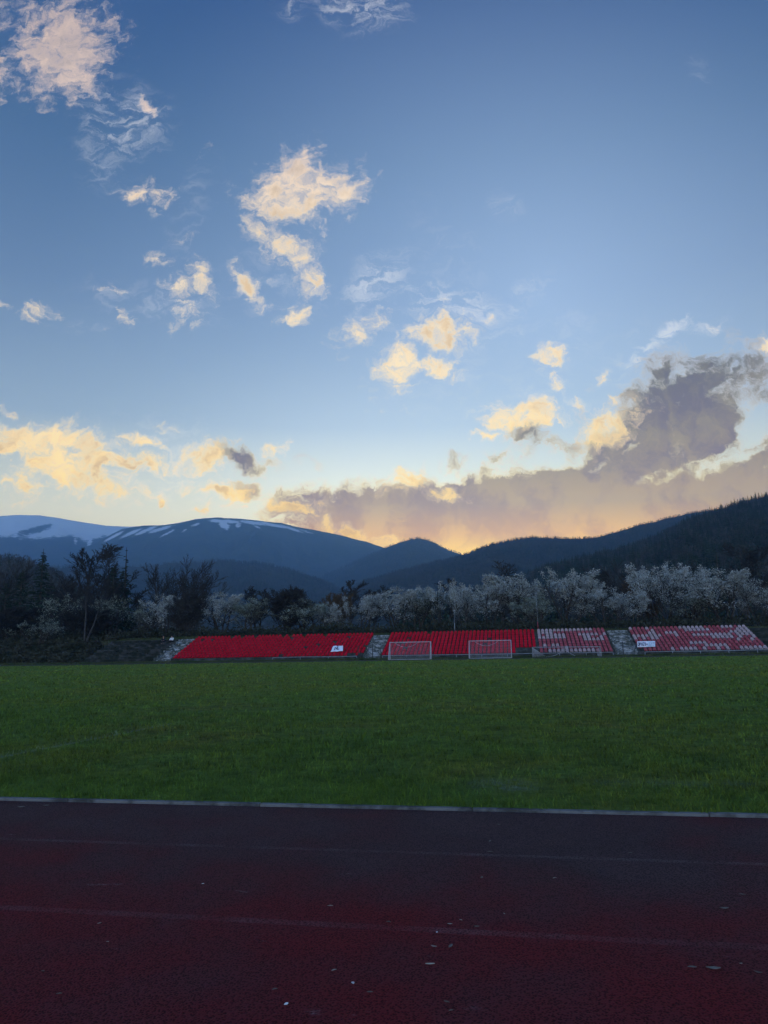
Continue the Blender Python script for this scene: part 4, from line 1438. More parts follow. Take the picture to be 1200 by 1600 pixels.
# ------------------------------------------------------------------ trees
M_BARK = simple_mat('grey_brown_bark', (0.030, 0.026, 0.022), (0.065, 0.058, 0.050), 3.0, 0.95, 0.1)
M_TWIG = simple_mat('dark_twigs', (0.022, 0.022, 0.021), (0.042, 0.040, 0.036), 1.0, 0.95, 0.05, obj_random=0.15)
M_TWIGB = simple_mat('budding_brown_twigs', (0.060, 0.040, 0.022), (0.095, 0.062, 0.032), 1.0, 0.95, 0.05)
M_NEEDLE = simple_mat('dark_spruce_needles', (0.010, 0.020, 0.012), (0.028, 0.046, 0.026), 1.2, 0.9, 0.1)
M_LEAF = simple_mat('dark_undergrowth_leaves', (0.020, 0.024, 0.014), (0.050, 0.050, 0.034), 0.6, 0.95, 0.05)


def petal_mat(name, c0, c1):
    m, n = new_mat(name)
    co = n.n('ShaderNodeTexCoord').outputs['Object']
    a = n.noise(co, 0.9, 5.0, 0.7)
    b = n.noise(co, 6.0, 2.0, 0.5)
    col = n.mix(n.smooth(n.math('MULTIPLY_ADD', a, 0.6, n.math('MULTIPLY', b, 0.4)), 0.40, 0.60), (*c0, 1), (*c1, 1))
    finish(n, col, 0.9, 0.05)
    return m


M_PETAL = petal_mat('white_blossom', (0.24, 0.26, 0.23), (0.40, 0.42, 0.385))
M_PETAL2 = petal_mat('greenish_blossom', (0.13, 0.15, 0.11), (0.26, 0.29, 0.23))


class Grow:
    def __init__(self, seed):
        self.r = random.Random(seed)
        self.wood, self.twig = MB(), MB()
        self.tips = []

    def branch(self, p, d, L, rad, lvl, cfg):
        r = self.r
        n = cfg['segs'][lvl]
        pts, rads = [p.copy()], [rad]
        end = cfg['taper'][lvl]
        for i in range(n):
            d = (d + Vector((r.gauss(0, 1), r.gauss(0, 1), r.gauss(0, 1))) * cfg['jit'][lvl] + Vector((0, 0, cfg['up'][lvl]))).normalized()
            p = p + d * (L / n)
            pts.append(p.copy())
            rads.append(rad * (1 - (1 - end) * (i + 1) / n))
        k = (7, 5, 3, 3, 3)[lvl]
        (self.wood if lvl <= 1 else self.twig).tube(pts, [max(q, cfg['rmin']) for q in rads], k, False)
        if lvl >= cfg['tip_from']:
            self.tips += [(q, d.copy()) for q in pts[1:]]
        if lvl + 1 >= len(cfg['segs']):
            return
        kids = cfg['kids'][lvl]
        kn = max(1, int(kids * r.uniform(0.8, 1.2)))
        for c in range(kn):
            t = cfg['start'][lvl] + (1 - cfg['start'][lvl]) * ((c + r.random()) / kn)
            f = t * n
            i = min(int(f), n - 1)
            q = pts[i].lerp(pts[i + 1], f - i)
            base = (pts[i + 1] - pts[i]).normalized()
            side = base.cross(Vector((r.gauss(0, 1), r.gauss(0, 1), r.gauss(0, 1)))).normalized()
            an = math.radians(cfg['ang'][lvl] + r.uniform(-14, 14))
            nd = base * math.cos(an) + side * math.sin(an)
            nl = L * cfg['ratio'][lvl] * (1.15 - 0.6 * t) * r.uniform(0.7, 1.2)
            nr = max(rads[i] * 0.62 * (1.05 - 0.35 * t), cfg['rmin'])
            self.branch(q, nd, nl, nr, lvl + 1, cfg)


def rand_quads(rng_, P, s0, s1, spread, flat=0.0):
    N = len(P)
    c = P + rng_.normal(0, spread, (N, 3))
    a = rng_.normal(0, 1, (N, 3))
    a /= np.linalg.norm(a, axis=1)[:, None]
    b = np.cross(a, rng_.normal(0, 1, (N, 3)))
    b /= np.linalg.norm(b, axis=1)[:, None]
    s = rng_.uniform(s0, s1, (N, 1))
    a, b = a * s, b * s * rng_.uniform(0.5, 1.0, (N, 1))
    return np.stack([c - a - b, c + a - b * 0.6, c + a * 0.7 + b, c - a * 0.8 + b], 1).reshape(-1, 3)


BLOSSOM_CFG = dict(segs=[5, 5, 4, 3], taper=[0.5, 0.35, 0.3, 0.3], jit=[0.10, 0.14, 0.18, 0.22], up=[0.04, 0.07, 0.06, 0.05], kids=[7, 7, 6], start=[0.35, 0.22, 0.15], ang=[42, 44, 42], ratio=[0.62, 0.52, 0.42], rmin=0.011, tip_from=2)


def blossom_kind(seed, H, W_, dens, stems, upright):
    g = Grow(seed)
    r = g.r
    cfg = dict(BLOSSOM_CFG)
    cfg['up'] = [0.03 + upright, 0.06 + upright, 0.06 + upright, 0.06 + upright]
    for s in range(stems):
        a = 2 * math.pi * (s + r.random() * 0.6) / stems
        tilt = r.uniform(0.12, 0.5) * W_
        g.branch(Vector((math.cos(a) * 0.12, math.sin(a) * 0.12, -0.2)), Vector((math.cos(a) * tilt, math.sin(a) * tilt, 1)).normalized(), H * r.uniform(0.60, 0.75), 0.11, 0, cfg)
    T = np.array([p for p, d in g.tips])
    rn = np.random.default_rng(seed)
    zt = T[:, 2].max()
    # blossom sits thick on the outer, upper twigs and thins towards the middle and the ground
    rr_ = np.hypot(T[:, 0], T[:, 1]) / (np.hypot(T[:, 0], T[:, 1]).max() + 1e-6)
    out = np.clip((T[:, 2] / zt - 0.22) * 1.5, 0.03, 1) * (0.45 + 0.65 * rr_)
    n_ = rn.poisson(1.75 * dens * out * (0.4 + 1.1 * fbm(T[:, 0] * 0.9 + 40, T[:, 1] * 0.9 + T[:, 2] * 0.8, seed, 3)))
    P = np.repeat(T, n_, axis=0)
    Q = rand_quads(rn, P, 0.020, 0.060, 0.12)
    crown = (Q, np.arange(len(Q)).reshape(-1, 4))
    sc = H / zt
    return g, crown, sc


def scaled(V, s):
    return np.asarray(V, float).reshape(-1, 3) * s


class Kind:
    """meshes shared by every tree of a kind: trunk (with limbs), crown (twigs and what they carry)"""
    def __init__(self, name, trunk, crown, H, width):
        self.name, self.trunk, self.crown, self.H, self.width = name, trunk, crown, H, width


def width_of(me):
    n_ = len(me.vertices)
    a = np.zeros(n_ * 3, np.float32)
    me.vertices.foreach_get('co', a)
    a = a.reshape(-1, 3)
    return float(np.percentile(a[:, 0], 97) - np.percentile(a[:, 0], 3)), float(np.percentile(a[:, 2], 99.7))


def make_blossom(seed, H, W_, dens, stems, upright, petal, tw=None):
    g, (Q, F), sc = blossom_kind(seed, H, W_, dens, stems, upright)
    tr = np_mesh('blossom_trunk', scaled(g.wood.v, sc), g.wood.q, g.wood.t, [M_BARK], None, True)
    nt0 = len(g.twig.v)
    V = np.concatenate([scaled(g.twig.v, sc), Q * sc])
    FQ = np.concatenate([np.array(g.twig.q), F + nt0])
    mi = np.concatenate([np.zeros(len(g.twig.q)), np.ones(len(F))])
    cr = np_mesh('blossom_crown', V, FQ, None, [tw or M_TWIG, petal], mi)
    w, h = width_of(cr)
    return Kind('blossoming_tree', tr, cr, h, w)


def make_bare(seed, H, cfg, stems=1, rad=0.2, tw=None, name='bare_tree', tilt=0.0, buds=0):
    g = Grow(seed)
    for s in range(stems):
        a = g.r.uniform(0, 6.28)
        tl = tilt if stems == 1 else g.r.uniform(0.15, 0.45)
        g.branch(Vector((0.1 * math.cos(a), 0.1 * math.sin(a), -0.3)), Vector((tl * math.cos(a), tl * math.sin(a), 1)).normalized(), H * 0.72, rad, 0, cfg)
    zt = max(p[2] for p in g.twig.v)
    sc = H / zt
    tr = np_mesh('bare_trunk', scaled(g.wood.v, sc), g.wood.q, g.wood.t, [M_BARK], None, True)
    V, FQ, mi = scaled(g.twig.v, sc), np.array(g.twig.q), None
    mats = [tw or M_TWIG]
    if buds:
        T = np.array([p for p, d in g.tips])
        rn = np.random.default_rng(seed)
        Q = rand_quads(rn, np.repeat(T, buds, axis=0), 0.02, 0.06, 0.12)
        n0 = len(V)
        V = np.concatenate([V, Q * sc])
        FQ = np.concatenate([FQ, np.arange(len(Q)).reshape(-1, 4) + n0])
    cr = np_mesh('bare_crown', V, FQ, None, mats)
    w, h = width_of(cr)
    return Kind(name, tr, cr, h, w)


VASE = dict(segs=[6, 6, 5, 4], taper=[0.35, 0.3, 0.3, 0.35], jit=[0.04, 0.06, 0.09, 0.12], up=[0.02, 0.07, 0.08, 0.06], kids=[14, 11, 9], start=[0.16, 0.15, 0.10], ang=[36, 30, 32], ratio=[0.82, 0.46, 0.42], rmin=0.019, tip_from=2)
TALL = dict(segs=[8, 6, 5, 4], taper=[0.2, 0.3, 0.3, 0.35], jit=[0.03, 0.055, 0.10, 0.14], up=[0.05, 0.10, 0.08, 0.06], kids=[20, 10, 9], start=[0.25, 0.18, 0.12], ang=[42, 38, 38], ratio=[0.40, 0.48, 0.44], rmin=0.019, tip_from=2)
NARROW = dict(TALL)
NARROW.update(ang=[28, 34, 38], ratio=[0.34, 0.45, 0.45], up=[0.05, 0.10, 0.08, 0.05])


def make_spruce(seed, H, R0_, ragged, top_bare=0.0):
    r = random.Random(seed)
    tr = MB()
    tr.tube([(0, 0, -0.3), (0.03, 0, H * 0.5), (0.0, 0.03, H)], [H * 0.016, H * 0.009, 0.015], 7, False)
    cr = MB()
    z = H * 0.10
    while z < H * 0.97:
        t = z / H
        rad = R0_ * (1 - t) ** 0.95 * 1.15 * r.uniform(0.75, 1.15) + 0.05
        nb = r.randint(5, 8)
        for j in range(nb):
            if r.random() < ragged or (t > 1 - top_bare and r.random() < 0.7):
                continue
            a = r.uniform(0, 2 * math.pi)
            L = rad * r.uniform(0.65, 1.2)
            out = Vector((math.cos(a), math.sin(a), 0))
            droop = r.uniform(0.25, 0.55)
            pts = []
            for i in range(6):
                u = i / 5
                pts.append(out * L * u + Vector((0, 0, z + L * (0.10 * u - droop * u * u + 0.12 * u ** 3))))
            cr.tube(pts, [0.03, 0.024, 0.02, 0.016, 0.012, 0.01], 3, False)
            sideways = Vector((-math.sin(a), math.cos(a), 0))
            for q in range(int(6 + 9 * L)):
                u = r.uniform(0.12, 1.0)
                i = min(int(u * 5), 4)
                p = pts[i].lerp(pts[i + 1], u * 5 - i)
                sgn = r.choice((-1, 1))
                dd = (sideways * sgn * r.uniform(0.3, 1.0) + out * r.uniform(0.1, 0.8) + Vector((0, 0, r.uniform(-1.1, -0.15)))).normalized()
                ln = r.uniform(0.28, 0.60) * (1.1 - 0.85 * t)
                wv = dd.cross(Vector((r.gauss(0, 1), r.gauss(0, 1), r.gauss(0, 1)))).normalized() * r.uniform(0.04, 0.09)
                cr.quad(p - wv * 0.5, p + dd * ln * 0.5 - wv, p + dd * ln, p + dd * ln * 0.5 + wv)
        z += r.uniform(0.20, 0.36) * (1.0 if t < 0.8 else 0.7)
    return Kind('spruce', tr.mesh('spruce_trunk', M_BARK, True), cr.mesh('spruce_crown', M_NEEDLE), H, 2 * R0_)


KB = [make_blossom(101, 8, 1.1, 3.5, 4, 0.00, M_PETAL), make_blossom(102, 8, 0.8, 3.2, 3, 0.03, M_PETAL), make_blossom(103, 8, 1.3, 3.6, 5, -0.01, M_PETAL), make_blossom(104, 8, 0.9, 3.2, 4, 0.02, M_PETAL)]
KG = [make_blossom(111, 7, 1.0, 3.0, 4, 0.01, M_PETAL2), make_blossom(112, 7, 0.9, 2.6, 3, 0.02, M_PETAL2)]
KD = [make_blossom(121, 7, 1.0, 0.9, 4, 0.01, M_PETAL2), make_blossom(122, 8, 1.1, 1.3, 4, 0.0, M_PETAL2)]
KV = [make_bare(201, 12, VASE, 2, 0.16), make_bare(202, 12, VASE, 1, 0.2)]
KT = [make_bare(217, 14, TALL, 1, 0.2), make_bare(212, 14, TALL, 1, 0.18)]
KN = [make_bare(221, 12, NARROW, 1, 0.14), make_bare(222, 12, NARROW, 2, 0.12)]
KBR = [make_bare(231, 8, VASE, 3, 0.09, M_TWIGB, 'budding_shrub', buds=3), make_bare(232, 7, VASE, 3, 0.08, M_TWIG, 'leafless_shrub', buds=2)]
KS = [make_spruce(301, 14, 2.5, 0.12, 0.06), make_spruce(302, 12, 1.9, 0.22), make_spruce(303, 13, 1.2, 0.45, 0.35)]


def plant(kind, px_, ytop, P, wpx, label, group, rz=0.0, ybase=None, cat='tree', wmul=1.0):
    x = X_at(px_, P)
    zb = gz(x, P) if ybase is None else on_plane(px_, ybase, P).z
    zt = on_plane(px_, ytop, P).z
    sz = (zt - zb) / kind.H
    depth = on_plane(px_, ytop, P).dot(_Fh)
    sw = (wpx * depth / F_PX) / kind.width if wpx else sz
    sw = min(max(sw, sz * 0.45), sz * 2.2)
    root = empty(kind.name, (x, P, zb), rz)
    root.scale = (sw, sw, sz)
    tag(root, label, cat, group)
    obj('trunk', kind.trunk, root)
    obj('crown', kind.crown, root)
    return root


GB = 'white blossoming trees behind the terraces'
B = [  # kind, x, top, P, width px, label
 (KD[1], 57, 962, 85.5, 66, 'low white blossom bush on the dark bank before the spruces'),
 (KD[0], 92, 928, 93, 62, 'thin grey blossom tree between spruce and tall bare tree'),
 (KD[0], 172, 930, 96, 60, 'sparse dim blossom tree behind the forked trunk'),
 (KB[3], 262, 929, 95, 62, 'full white blossom tree above the two people'),
 (KD[1], 217, 942, 94, 46, 'small dim blossom tree beside the full white one above people'),
 (KB[0], 346, 929, 98, 70, 'white blossom tree with flat top beside the dark round tree'),
 (KG[1], 385, 934, 97, 52, 'greenish blossom tree behind the red block, beside brown tangle'),
 (KG[0], 475, 934, 100, 66, 'pale green blossom tree behind the dropped flag'),
 (KB[1], 512, 942, 98, 52, 'small rounded white blossom tree before the brown bush'),
 (KB[3], 567, 928, 97, 54, 'pointed white blossom tree above the flaking stairs'),
 (KB[0], 622, 921, 98, 72, 'white blossom tree with dark foot above the first goal'),
 (KG[1], 652, 924, 101, 60, 'greyer blossom tree behind the space between the goals'),
 (KB[2], 690, 910, 102, 76, 'broad blossom tree behind the thin pole between goals'),
 (KB[1], 726, 915, 99, 60, 'upright blossom tree above the goal with drooping net'),
 (KB[3], 765, 912, 101, 66, 'blossom tree with spiky top above the goal with drooping net'),
 (KB[0], 812, 896, 102, 84, 'tall bright blossom tree just before the tall pole'),
 (KG[0], 846, 926, 96, 56, 'dim leafy blossom tree behind the tall pole'),
 (KB[2], 893, 892, 99, 98, 'wide flat topped bright blossom tree above the fallen goal'),
 (KB[3], 952, 920, 96, 72, 'blossom tree with dark trunk above the dark flaking stairs'),
 (KB[1], 992, 922, 97, 64, 'lower blossom tree above the lettered banner'),
 (KB[2], 1041, 878, 101, 96, 'tallest dome shaped blossom tree behind the faded seats'),
 (KG[1], 1088, 919, 97, 62, 'dim blossom tree in the gap between two bright ones'),
 (KB[0], 1138, 893, 97, 96, 'broad bright blossom tree near the end of the faded seats'),
 (KB[3], 1192, 914, 98, 60, 'blossom tree past the end of the faded seats'),
 (KG[0], 1228, 900, 99, 80, 'dim blossom tree furthest along the row past the seats'),
]
rt = random.Random(5)
for i, (kd, x_, yt, P_, w_, lab) in enumerate(B):
    plant(kd, x_, yt, P_, w_, lab.replace('furthest', 'last'), GB, rt.uniform(0, 6.28), ybase=1018 if x_ == 57 else None)

GT = 'bare trees behind the ground'
N_ = [
 (KT[0], 126, 846, 106, 84, 'tall bare tree with spreading crown left of the broken topped spruce'.replace('left of', 'beside')),
 (KT[1], 158, 858, 108, 60, 'bare tree with dense twigs right against the broken topped spruce'.replace('right ', '')),
 (KV[1], 12, 876, 112, 90, 'bare tree with arching twigs at the edge of the picture beyond the spruces'),
 (KV[0], 108, 900, 115, 80, 'dark twiggy bare tree low behind the big spruce'),
 (KV[1], 236, 880, 110, 62, 'smaller bare tree joined to the wide fan shaped one'),
 (KV[0], 284, 872, 112, 84, 'wide fan shaped bare tree against the blue mountain'),
 (KN[0], 545, 905, 125, 40, 'slender bare tree behind the pointed blossom tree'),
 (KN[1], 575, 915, 128, 44, 'thin bare tree beside the slender one in the valley gap'),
 (KT[1], 786, 876, 130, 78, 'dark leaning bare tree rising behind the blossom row'),
 (KV[0], 976, 878, 135, 100, 'broad bare tree between the two brightest blossom trees'),
 (KV[1], 1078, 880, 128, 60, 'dark arching bare tree beside the dome shaped blossom tree'),
 (KT[0], 1172, 842, 140, 90, 'tall bare tree standing at the foot of the wooded slope'),
 (KV[0], 70, 905, 109, 80, 'dark bare tree between the two spruces'),
 (KT[1], 205, 893, 107, 64, 'dark dense bare tree beside the nearly bare spruce'),
 (KV[1], 150, 905, 101, 70, 'dark low bare tree in front of the tall spreading one'),
 (KN[1], 404, 918, 104, 34, 'thin leaning bare tree behind the long red block'),
 (KN[0], 715, 905, 120, 40, 'thin bare tree just showing behind the broad blossom tree'),
]
for kd, x_, yt, P_, w_, lab in N_:
    plant(kd, x_, yt, P_, w_, lab, GT, rt.uniform(0, 6.28))
for kd, x_, yt, P_, w_, lab in [
 (KS[0], 57, 858, 100, 74, 'big dark spruce with drooping branches and thin bent tip'),
 (KS[1], 25, 890, 98, 66, 'smaller dark spruce beside the big one'),
 (KS[2], 190, 855, 105, 40, 'thin spruce with nearly bare broken top'),
 (KS[1], 171, 882, 103, 62, 'dark spruce half hidden beside the broken topped one'),
 (KS[1], 2, 908, 97, 60, 'low dark spruce cut by the edge of the picture'),
 (KS[2], 1133, 858, 138, 40, 'thin dark spruce before the wooded slope')]:
    plant(kd, x_, yt, P_, w_, lab, 'dark spruces behind the ground', rt.uniform(0, 6.28))
for kd, x_, yt, P_, w_, lab in [
 (KBR[0], 521, 928, 108, 46, 'brown budding bush behind the small rounded blossom tree'),
 (KBR[1], 440, 919, 99, 70, 'grey brown leafless tangle behind the middle of the red block'),
 (KBR[1], 298, 926, 94, 46, 'dark round leafless tree with clear trunk beside the flat topped blossom'),
 (KBR[0], 1012, 905, 112, 50, 'brown budding bush behind the lettered banner'),
 (KBR[1], 122, 948, 92, 80, 'dark leafless thicket around the forked trunk'),
 (KBR[1], 15, 950, 90, 70, 'dark leafless thicket at the edge of the bank')]:
    plant(kd, x_, yt, P_, w_, lab, 'leafless bushes behind the terraces', rt.uniform(0, 6.28), cat='bush')

# firs standing out on the skyline of the wooded slope
for x_, yt, h_, lab in [(1127, 787, 9, 'small fir on the skyline where the far ridge meets the wooded slope'), (1152, 779, 13, 'fir with bushy top on the skyline, first of the slope'), (1161, 776, 14, 'tallest broad fir on the skyline above the wooded slope'),
                        (1174, 774, 11, 'narrow fir on the skyline beside the tallest broad one'), (1185, 769, 14, 'fir on the skyline one before the picture edge'), (1197, 768, 13, 'fir on the skyline cut by the picture edge')]:
    a_, b_ = sky_ab(x_, yt)
    az_ = math.atan(a_)
    r_ = 632.0
    pp = HZ['slope'].pos(np.array([az_]), np.array([r_]))[0]
    kd = KS[1] if h_ > 12 else KS[0]
    root = empty('fir_tree', tuple(pp), rt.uniform(0, 6.28))
    zt_ = CAM_H + r_ * b_ * math.cos(az_)
    s_ = min(max((zt_ - pp[2]) / kd.H, 0.5), 1.2)
    root.scale = (s_ * 1.5, s_ * 1.5, s_)
    tag(root, lab, 'tree', 'firs on the skyline of the wooded slope')
    obj('trunk', kd.trunk, root)
    obj('crown', kd.crown, root)

# forked trunk growing through the edge of the mossy terrace
g = Grow(401)
xf, Pf_ = X_at(131, 86.5), 86.5
root = empty('forked_tree', (xf, Pf_, gz(xf, Pf_) - 0.15))
tag(root, 'pale forked trunk growing out of the edge of the mossy terrace', 'tree')
tm = MB()
tm.tube([(0, 0, -0.6), (0.02, 0, 0.4), (-0.12, 0.1, 2.2), (-0.15, 0.2, 4.2), (-0.3, 0.2, 6.5)], [0.17, 0.14, 0.11, 0.09, 0.04], 7, False)
tm.tube([(0.12, 0, -0.5), (0.5, 0, 1.0), (1.15, 0.1, 2.6), (1.35, 0.2, 3.6), (1.9, 0.3, 5.2)], [0.13, 0.115, 0.10, 0.08, 0.03], 7, False)
tm.tube([(1.35, 0.2, 3.3), (2.2, 0.2, 3.9), (3.2, 0.1, 4.0), (3.8, 0.1, 3.4)], [0.05, 0.04, 0.03, 0.015], 5, False)
obj('trunk', tm.mesh('forked_trunk', simple_mat('pale_bark', (0.022, 0.021, 0.020), (0.042, 0.040, 0.038), 4.0), True), root)
for q, dd in ((Vector((-0.15, 0.2, 4.0)), Vector((-0.3, 0, 1))), (Vector((1.4, 0.2, 3.7)), Vector((0.5, 0, 1))), (Vector((-0.2, 0.2, 5.5)), Vector((0.2, 0.1, 1)))):
    g.branch(q, dd.normalized(), 3.2, 0.05, 1, TALL)
n0 = len(g.twig.v)
Vc = g.twig.v + g.wood.v
Fc = g.twig.q + [tuple(i + n0 for i in q) for q in g.wood.q]
obj('crown', np_mesh('forked_crown', Vc, Fc, None, [M_TWIG]), root)

# tangled undergrowth under and between the trees and on the bank
rng = np.random.default_rng(91)
N = 60000
gx = rng.uniform(X_at(-60, 95), X_at(1270, 95), N)
gy = rng.uniform(P_BACK + 1.6, 108, N)
top = 1.45 * fbm(gx / 3.2, gy / 3.2, 61, 4) ** 1.3 * 1.9
gzv = ground_z(gx, gy) + top * rng.uniform(0, 1, N) ** 0.8
gp = np.stack([gx, gy, gzv], -1)
left_edge = X_at(118, P0)
N2 = 26000
hx = rng.uniform(X_at(-60, 85), left_edge + 1.5, N2)
hy = rng.uniform(P0 - 0.6, P_BACK + 2, N2)
hz_ = ground_z(hx, hy) + (0.9 * fbm(hx / 2.0, hy / 2.0, 63, 4)) * rng.uniform(0, 1, N2)
gp = np.concatenate([gp, np.stack([hx, hy, hz_], -1)])
Q = rand_quads(rng, gp, 0.05, 0.17, 0.05)
tag(obj('undergrowth', np_mesh('undergrowth', Q, np.arange(len(Q)).reshape(-1, 4), None, [M_LEAF])), 'dark tangled undergrowth below the trees and over the bank', 'undergrowth', kind='stuff')

# rough grass on the bank top and along the foot of the terraces
NR = 30000
rx = np.concatenate([rng.uniform(X_at(-60, 90), X_at(1270, 90), NR), rng.uniform(X_at(-60, 80), X_at(1270, 80), NR)])
ry = np.concatenate([rng.uniform(P_BACK + 0.1, P_BACK + 4.0, NR), rng.uniform(P0 - 2.2, P0 - 0.3, NR)])
rz_ = np.concatenate([ground_z(rx[:NR], ry[:NR]), np.zeros(NR)])
hg = rng.uniform(0.08, 0.30, 2 * NR) * (0.4 + fbm(rx / 1.7, ry / 1.7, 71, 3))
ang = rng.uniform(0, 6.28, 2 * NR)
bs = np.stack([rx, ry, rz_ - 0.01], -1)
sd = np.stack([np.cos(ang), np.sin(ang), np.zeros(2 * NR)], -1) * 0.035
tp = bs + np.stack([rng.normal(0, 0.10, 2 * NR), rng.normal(0, 0.10, 2 * NR), hg], -1)
V = np.stack([bs - sd, bs + sd, tp], 1).reshape(-1, 3)
M_ROUGH = simple_mat('rough_bank_grass', (0.035, 0.055, 0.020), (0.085, 0.085, 0.040), 0.5, 0.95, 0.05)
tag(obj('rough_grass', np_mesh('rough_grass', V, None, np.arange(len(V)).reshape(-1, 3), [M_ROUGH])), 'rough unmown grass along the foot and the top of the terraces', 'grass', kind='stuff')

# ------------------------------------------------------------------ two people sitting on the top of the bare terrace
def skin_body(name, joints, edges, mat, parent, levels=1):
    me = bpy.data.meshes.new(name)
    names = list(joints)
    me.from_pydata([joints[k][0] for k in names], [(names.index(a), names.index(b)) for a, b in edges], [])
    o = obj(name, me, parent)
    md = o.modifiers.new('skin', 'SKIN')
    md.use_smooth_shade = True
    for i, k in enumerate(names):
        r = joints[k][1]
        me.skin_vertices[0].data[i].radius = r if isinstance(r, tuple) else (r, r)
    me.skin_vertices[0].data[0].use_root = True
    sb = o.modifiers.new('subdivision', 'SUBSURF')
    sb.levels = sb.render_levels = levels
    me.materials.append(mat)
    return o


def flat_mat(name, c, rough=0.8):
    return simple_mat(name, tuple(v * 0.85 for v in c), tuple(min(1, v * 1.1) for v in c), 8.0, rough, 0.2)


M_SKIN = flat_mat('skin', (0.32, 0.19, 0.14), 0.6)
M_HAIR = flat_mat('dark_hair', (0.02, 0.016, 0.013), 0.7)


def sitter(px_, row, label, top_c, leg_c, lean, rz):
    """seated figure: hips on a tread, feet one or two treads lower, facing the pitch (-Y)"""
    P = P0 + row * RUN + 0.55
    x = X_at(px_, P)
    z = ZS[row]
    root = empty('person', (x, P, z), rz)
    tag(root, label, 'person')
    J = {
     'pelvis': ((0, 0, 0.11), (0.15, 0.11)), 'waist': ((0, 0.02 - lean * 0.2, 0.28), (0.135, 0.10)), 'chest': ((0, 0.0 - lean * 0.6, 0.45), (0.155, 0.11)), 'neck': ((0, -0.02 - lean, 0.585), (0.055, 0.055)),
     'jaw': ((0, -0.055 - lean, 0.67), (0.065, 0.075)), 'head': ((0, -0.035 - lean, 0.74), (0.078, 0.092)), 'crown': ((0, -0.02 - lean, 0.80), (0.06, 0.07)),
     'nose': ((0, -0.145 - lean, 0.70), (0.013, 0.016)),
    }
    E = [('pelvis', 'waist'), ('waist', 'chest'), ('chest', 'neck'), ('neck', 'jaw'), ('jaw', 'head'), ('head', 'crown'), ('head', 'nose')]
    for s, n_ in ((-1, 'a'), (1, 'b')):
        J['hip' + n_] = ((s * 0.10, -0.05, 0.10), 0.09)
        J['knee' + n_] = ((s * 0.14, -0.46, 0.17), 0.065)
        J['ankle' + n_] = ((s * 0.12, -0.55, -0.22), 0.045)
        J['toe' + n_] = ((s * 0.13, -0.74, -0.255), (0.04, 0.03))
        J['shoulder' + n_] = ((s * 0.19, -lean * 0.7, 0.51), 0.06)
        J['elbow' + n_] = ((s * 0.25, -0.16 - lean, 0.27), 0.045)
        J['wrist' + n_] = ((s * 0.12, -0.36 - lean * 0.4, 0.25), 0.028)
        J['palm' + n_] = ((s * 0.085, -0.41 - lean * 0.4, 0.245), (0.038, 0.018))
        E += [('pelvis', 'hip' + n_), ('hip' + n_, 'knee' + n_), ('knee' + n_, 'ankle' + n_), ('ankle' + n_, 'toe' + n_), ('chest', 'shoulder' + n_), ('shoulder' + n_, 'elbow' + n_), ('elbow' + n_, 'wrist' + n_), ('wrist' + n_, 'palm' + n_)]
        for f in range(4):
            ln = (0.062, 0.075, 0.070, 0.052)[f]
            bx = s * (0.085 - 0.024 + 0.017 * f)
            J['k%d' % f + n_] = ((bx, -0.455 - lean * 0.4, 0.245), 0.0095)
            J['t%d' % f + n_] = ((bx - s * 0.004, -0.455 - ln * 0.75 - lean * 0.4, 0.245 - ln * 0.5), 0.008)
            E += [('palm' + n_, 'k%d' % f + n_), ('k%d' % f + n_, 't%d' % f + n_)]
        J['th' + n_] = ((s * 0.04, -0.42 - lean * 0.4, 0.25), 0.010)
        E.append(('palm' + n_, 'th' + n_))
    skin_body('body', J, E, M_SKIN, root)
    # clothes follow the limbs a little outside the body
    C = {k: J[k] for k in ('pelvis', 'waist', 'chest')}
    C = {k: (v[0], tuple(q + 0.022 for q in v[1])) for k, v in C.items()}
    C['collar'] = ((0, -0.012 - lean * 0.9, 0.55), (0.085, 0.075))
    CE = [('pelvis', 'waist'), ('waist', 'chest'), ('chest', 'collar')]
    for n_ in 'ab':
        for k in ('shoulder', 'elbow'):
            C[k + n_] = (J[k + n_][0], J[k + n_][1] + 0.022)
        w_, e_ = Vector(J['wrist' + n_][0]), Vector(J['elbow' + n_][0])
        C['cuff' + n_] = (tuple(e_.lerp(w_, 0.9)), 0.045)
        CE += [('chest', 'shoulder' + n_), ('shoulder' + n_, 'elbow' + n_), ('elbow' + n_, 'cuff' + n_)]
    skin_body('jacket', C, CE, flat_mat('jacket_cloth', top_c), root)
    T_ = {'seat': ((0, -0.01, 0.10), (0.17, 0.125))}
    TE = []
    for n_ in 'ab':
        for k, a_ in (('hip', 0.02), ('knee', 0.02)):
            T_[k + n_] = (J[k + n_][0], J[k + n_][1] + a_)
        kn, an = Vector(J['knee' + n_][0]), Vector(J['ankle' + n_][0])
        T_['hem' + n_] = (tuple(kn.lerp(an, 0.9)), 0.066)
        TE += [('seat', 'hip' + n_), ('hip' + n_, 'knee' + n_), ('knee' + n_, 'hem' + n_)]
    skin_body('trousers', T_, TE, flat_mat('trouser_cloth', leg_c), root)
    for n_ in 'ab':
        s_ = {'heel': ((J['ankle' + n_][0][0], -0.545, -0.235), (0.07, 0.062)), 'ball': ((J['toe' + n_][0][0], -0.68, -0.255), (0.075, 0.055)), 'tip': ((J['toe' + n_][0][0], -0.80, -0.265), (0.06, 0.045))}
        skin_body('shoe', s_, [('heel', 'ball'), ('ball', 'tip')], flat_mat('shoe', (0.03, 0.03, 0.035)), root)
    h_ = {'top': ((0, -0.005 - lean, 0.80), (0.088, 0.095)), 'back': ((0, 0.035 - lean, 0.72), (0.085, 0.07)), 'nape': ((0, 0.035 - lean, 0.64), (0.06, 0.04)), 'fringe': ((0, -0.08 - lean, 0.815), (0.065, 0.04))}
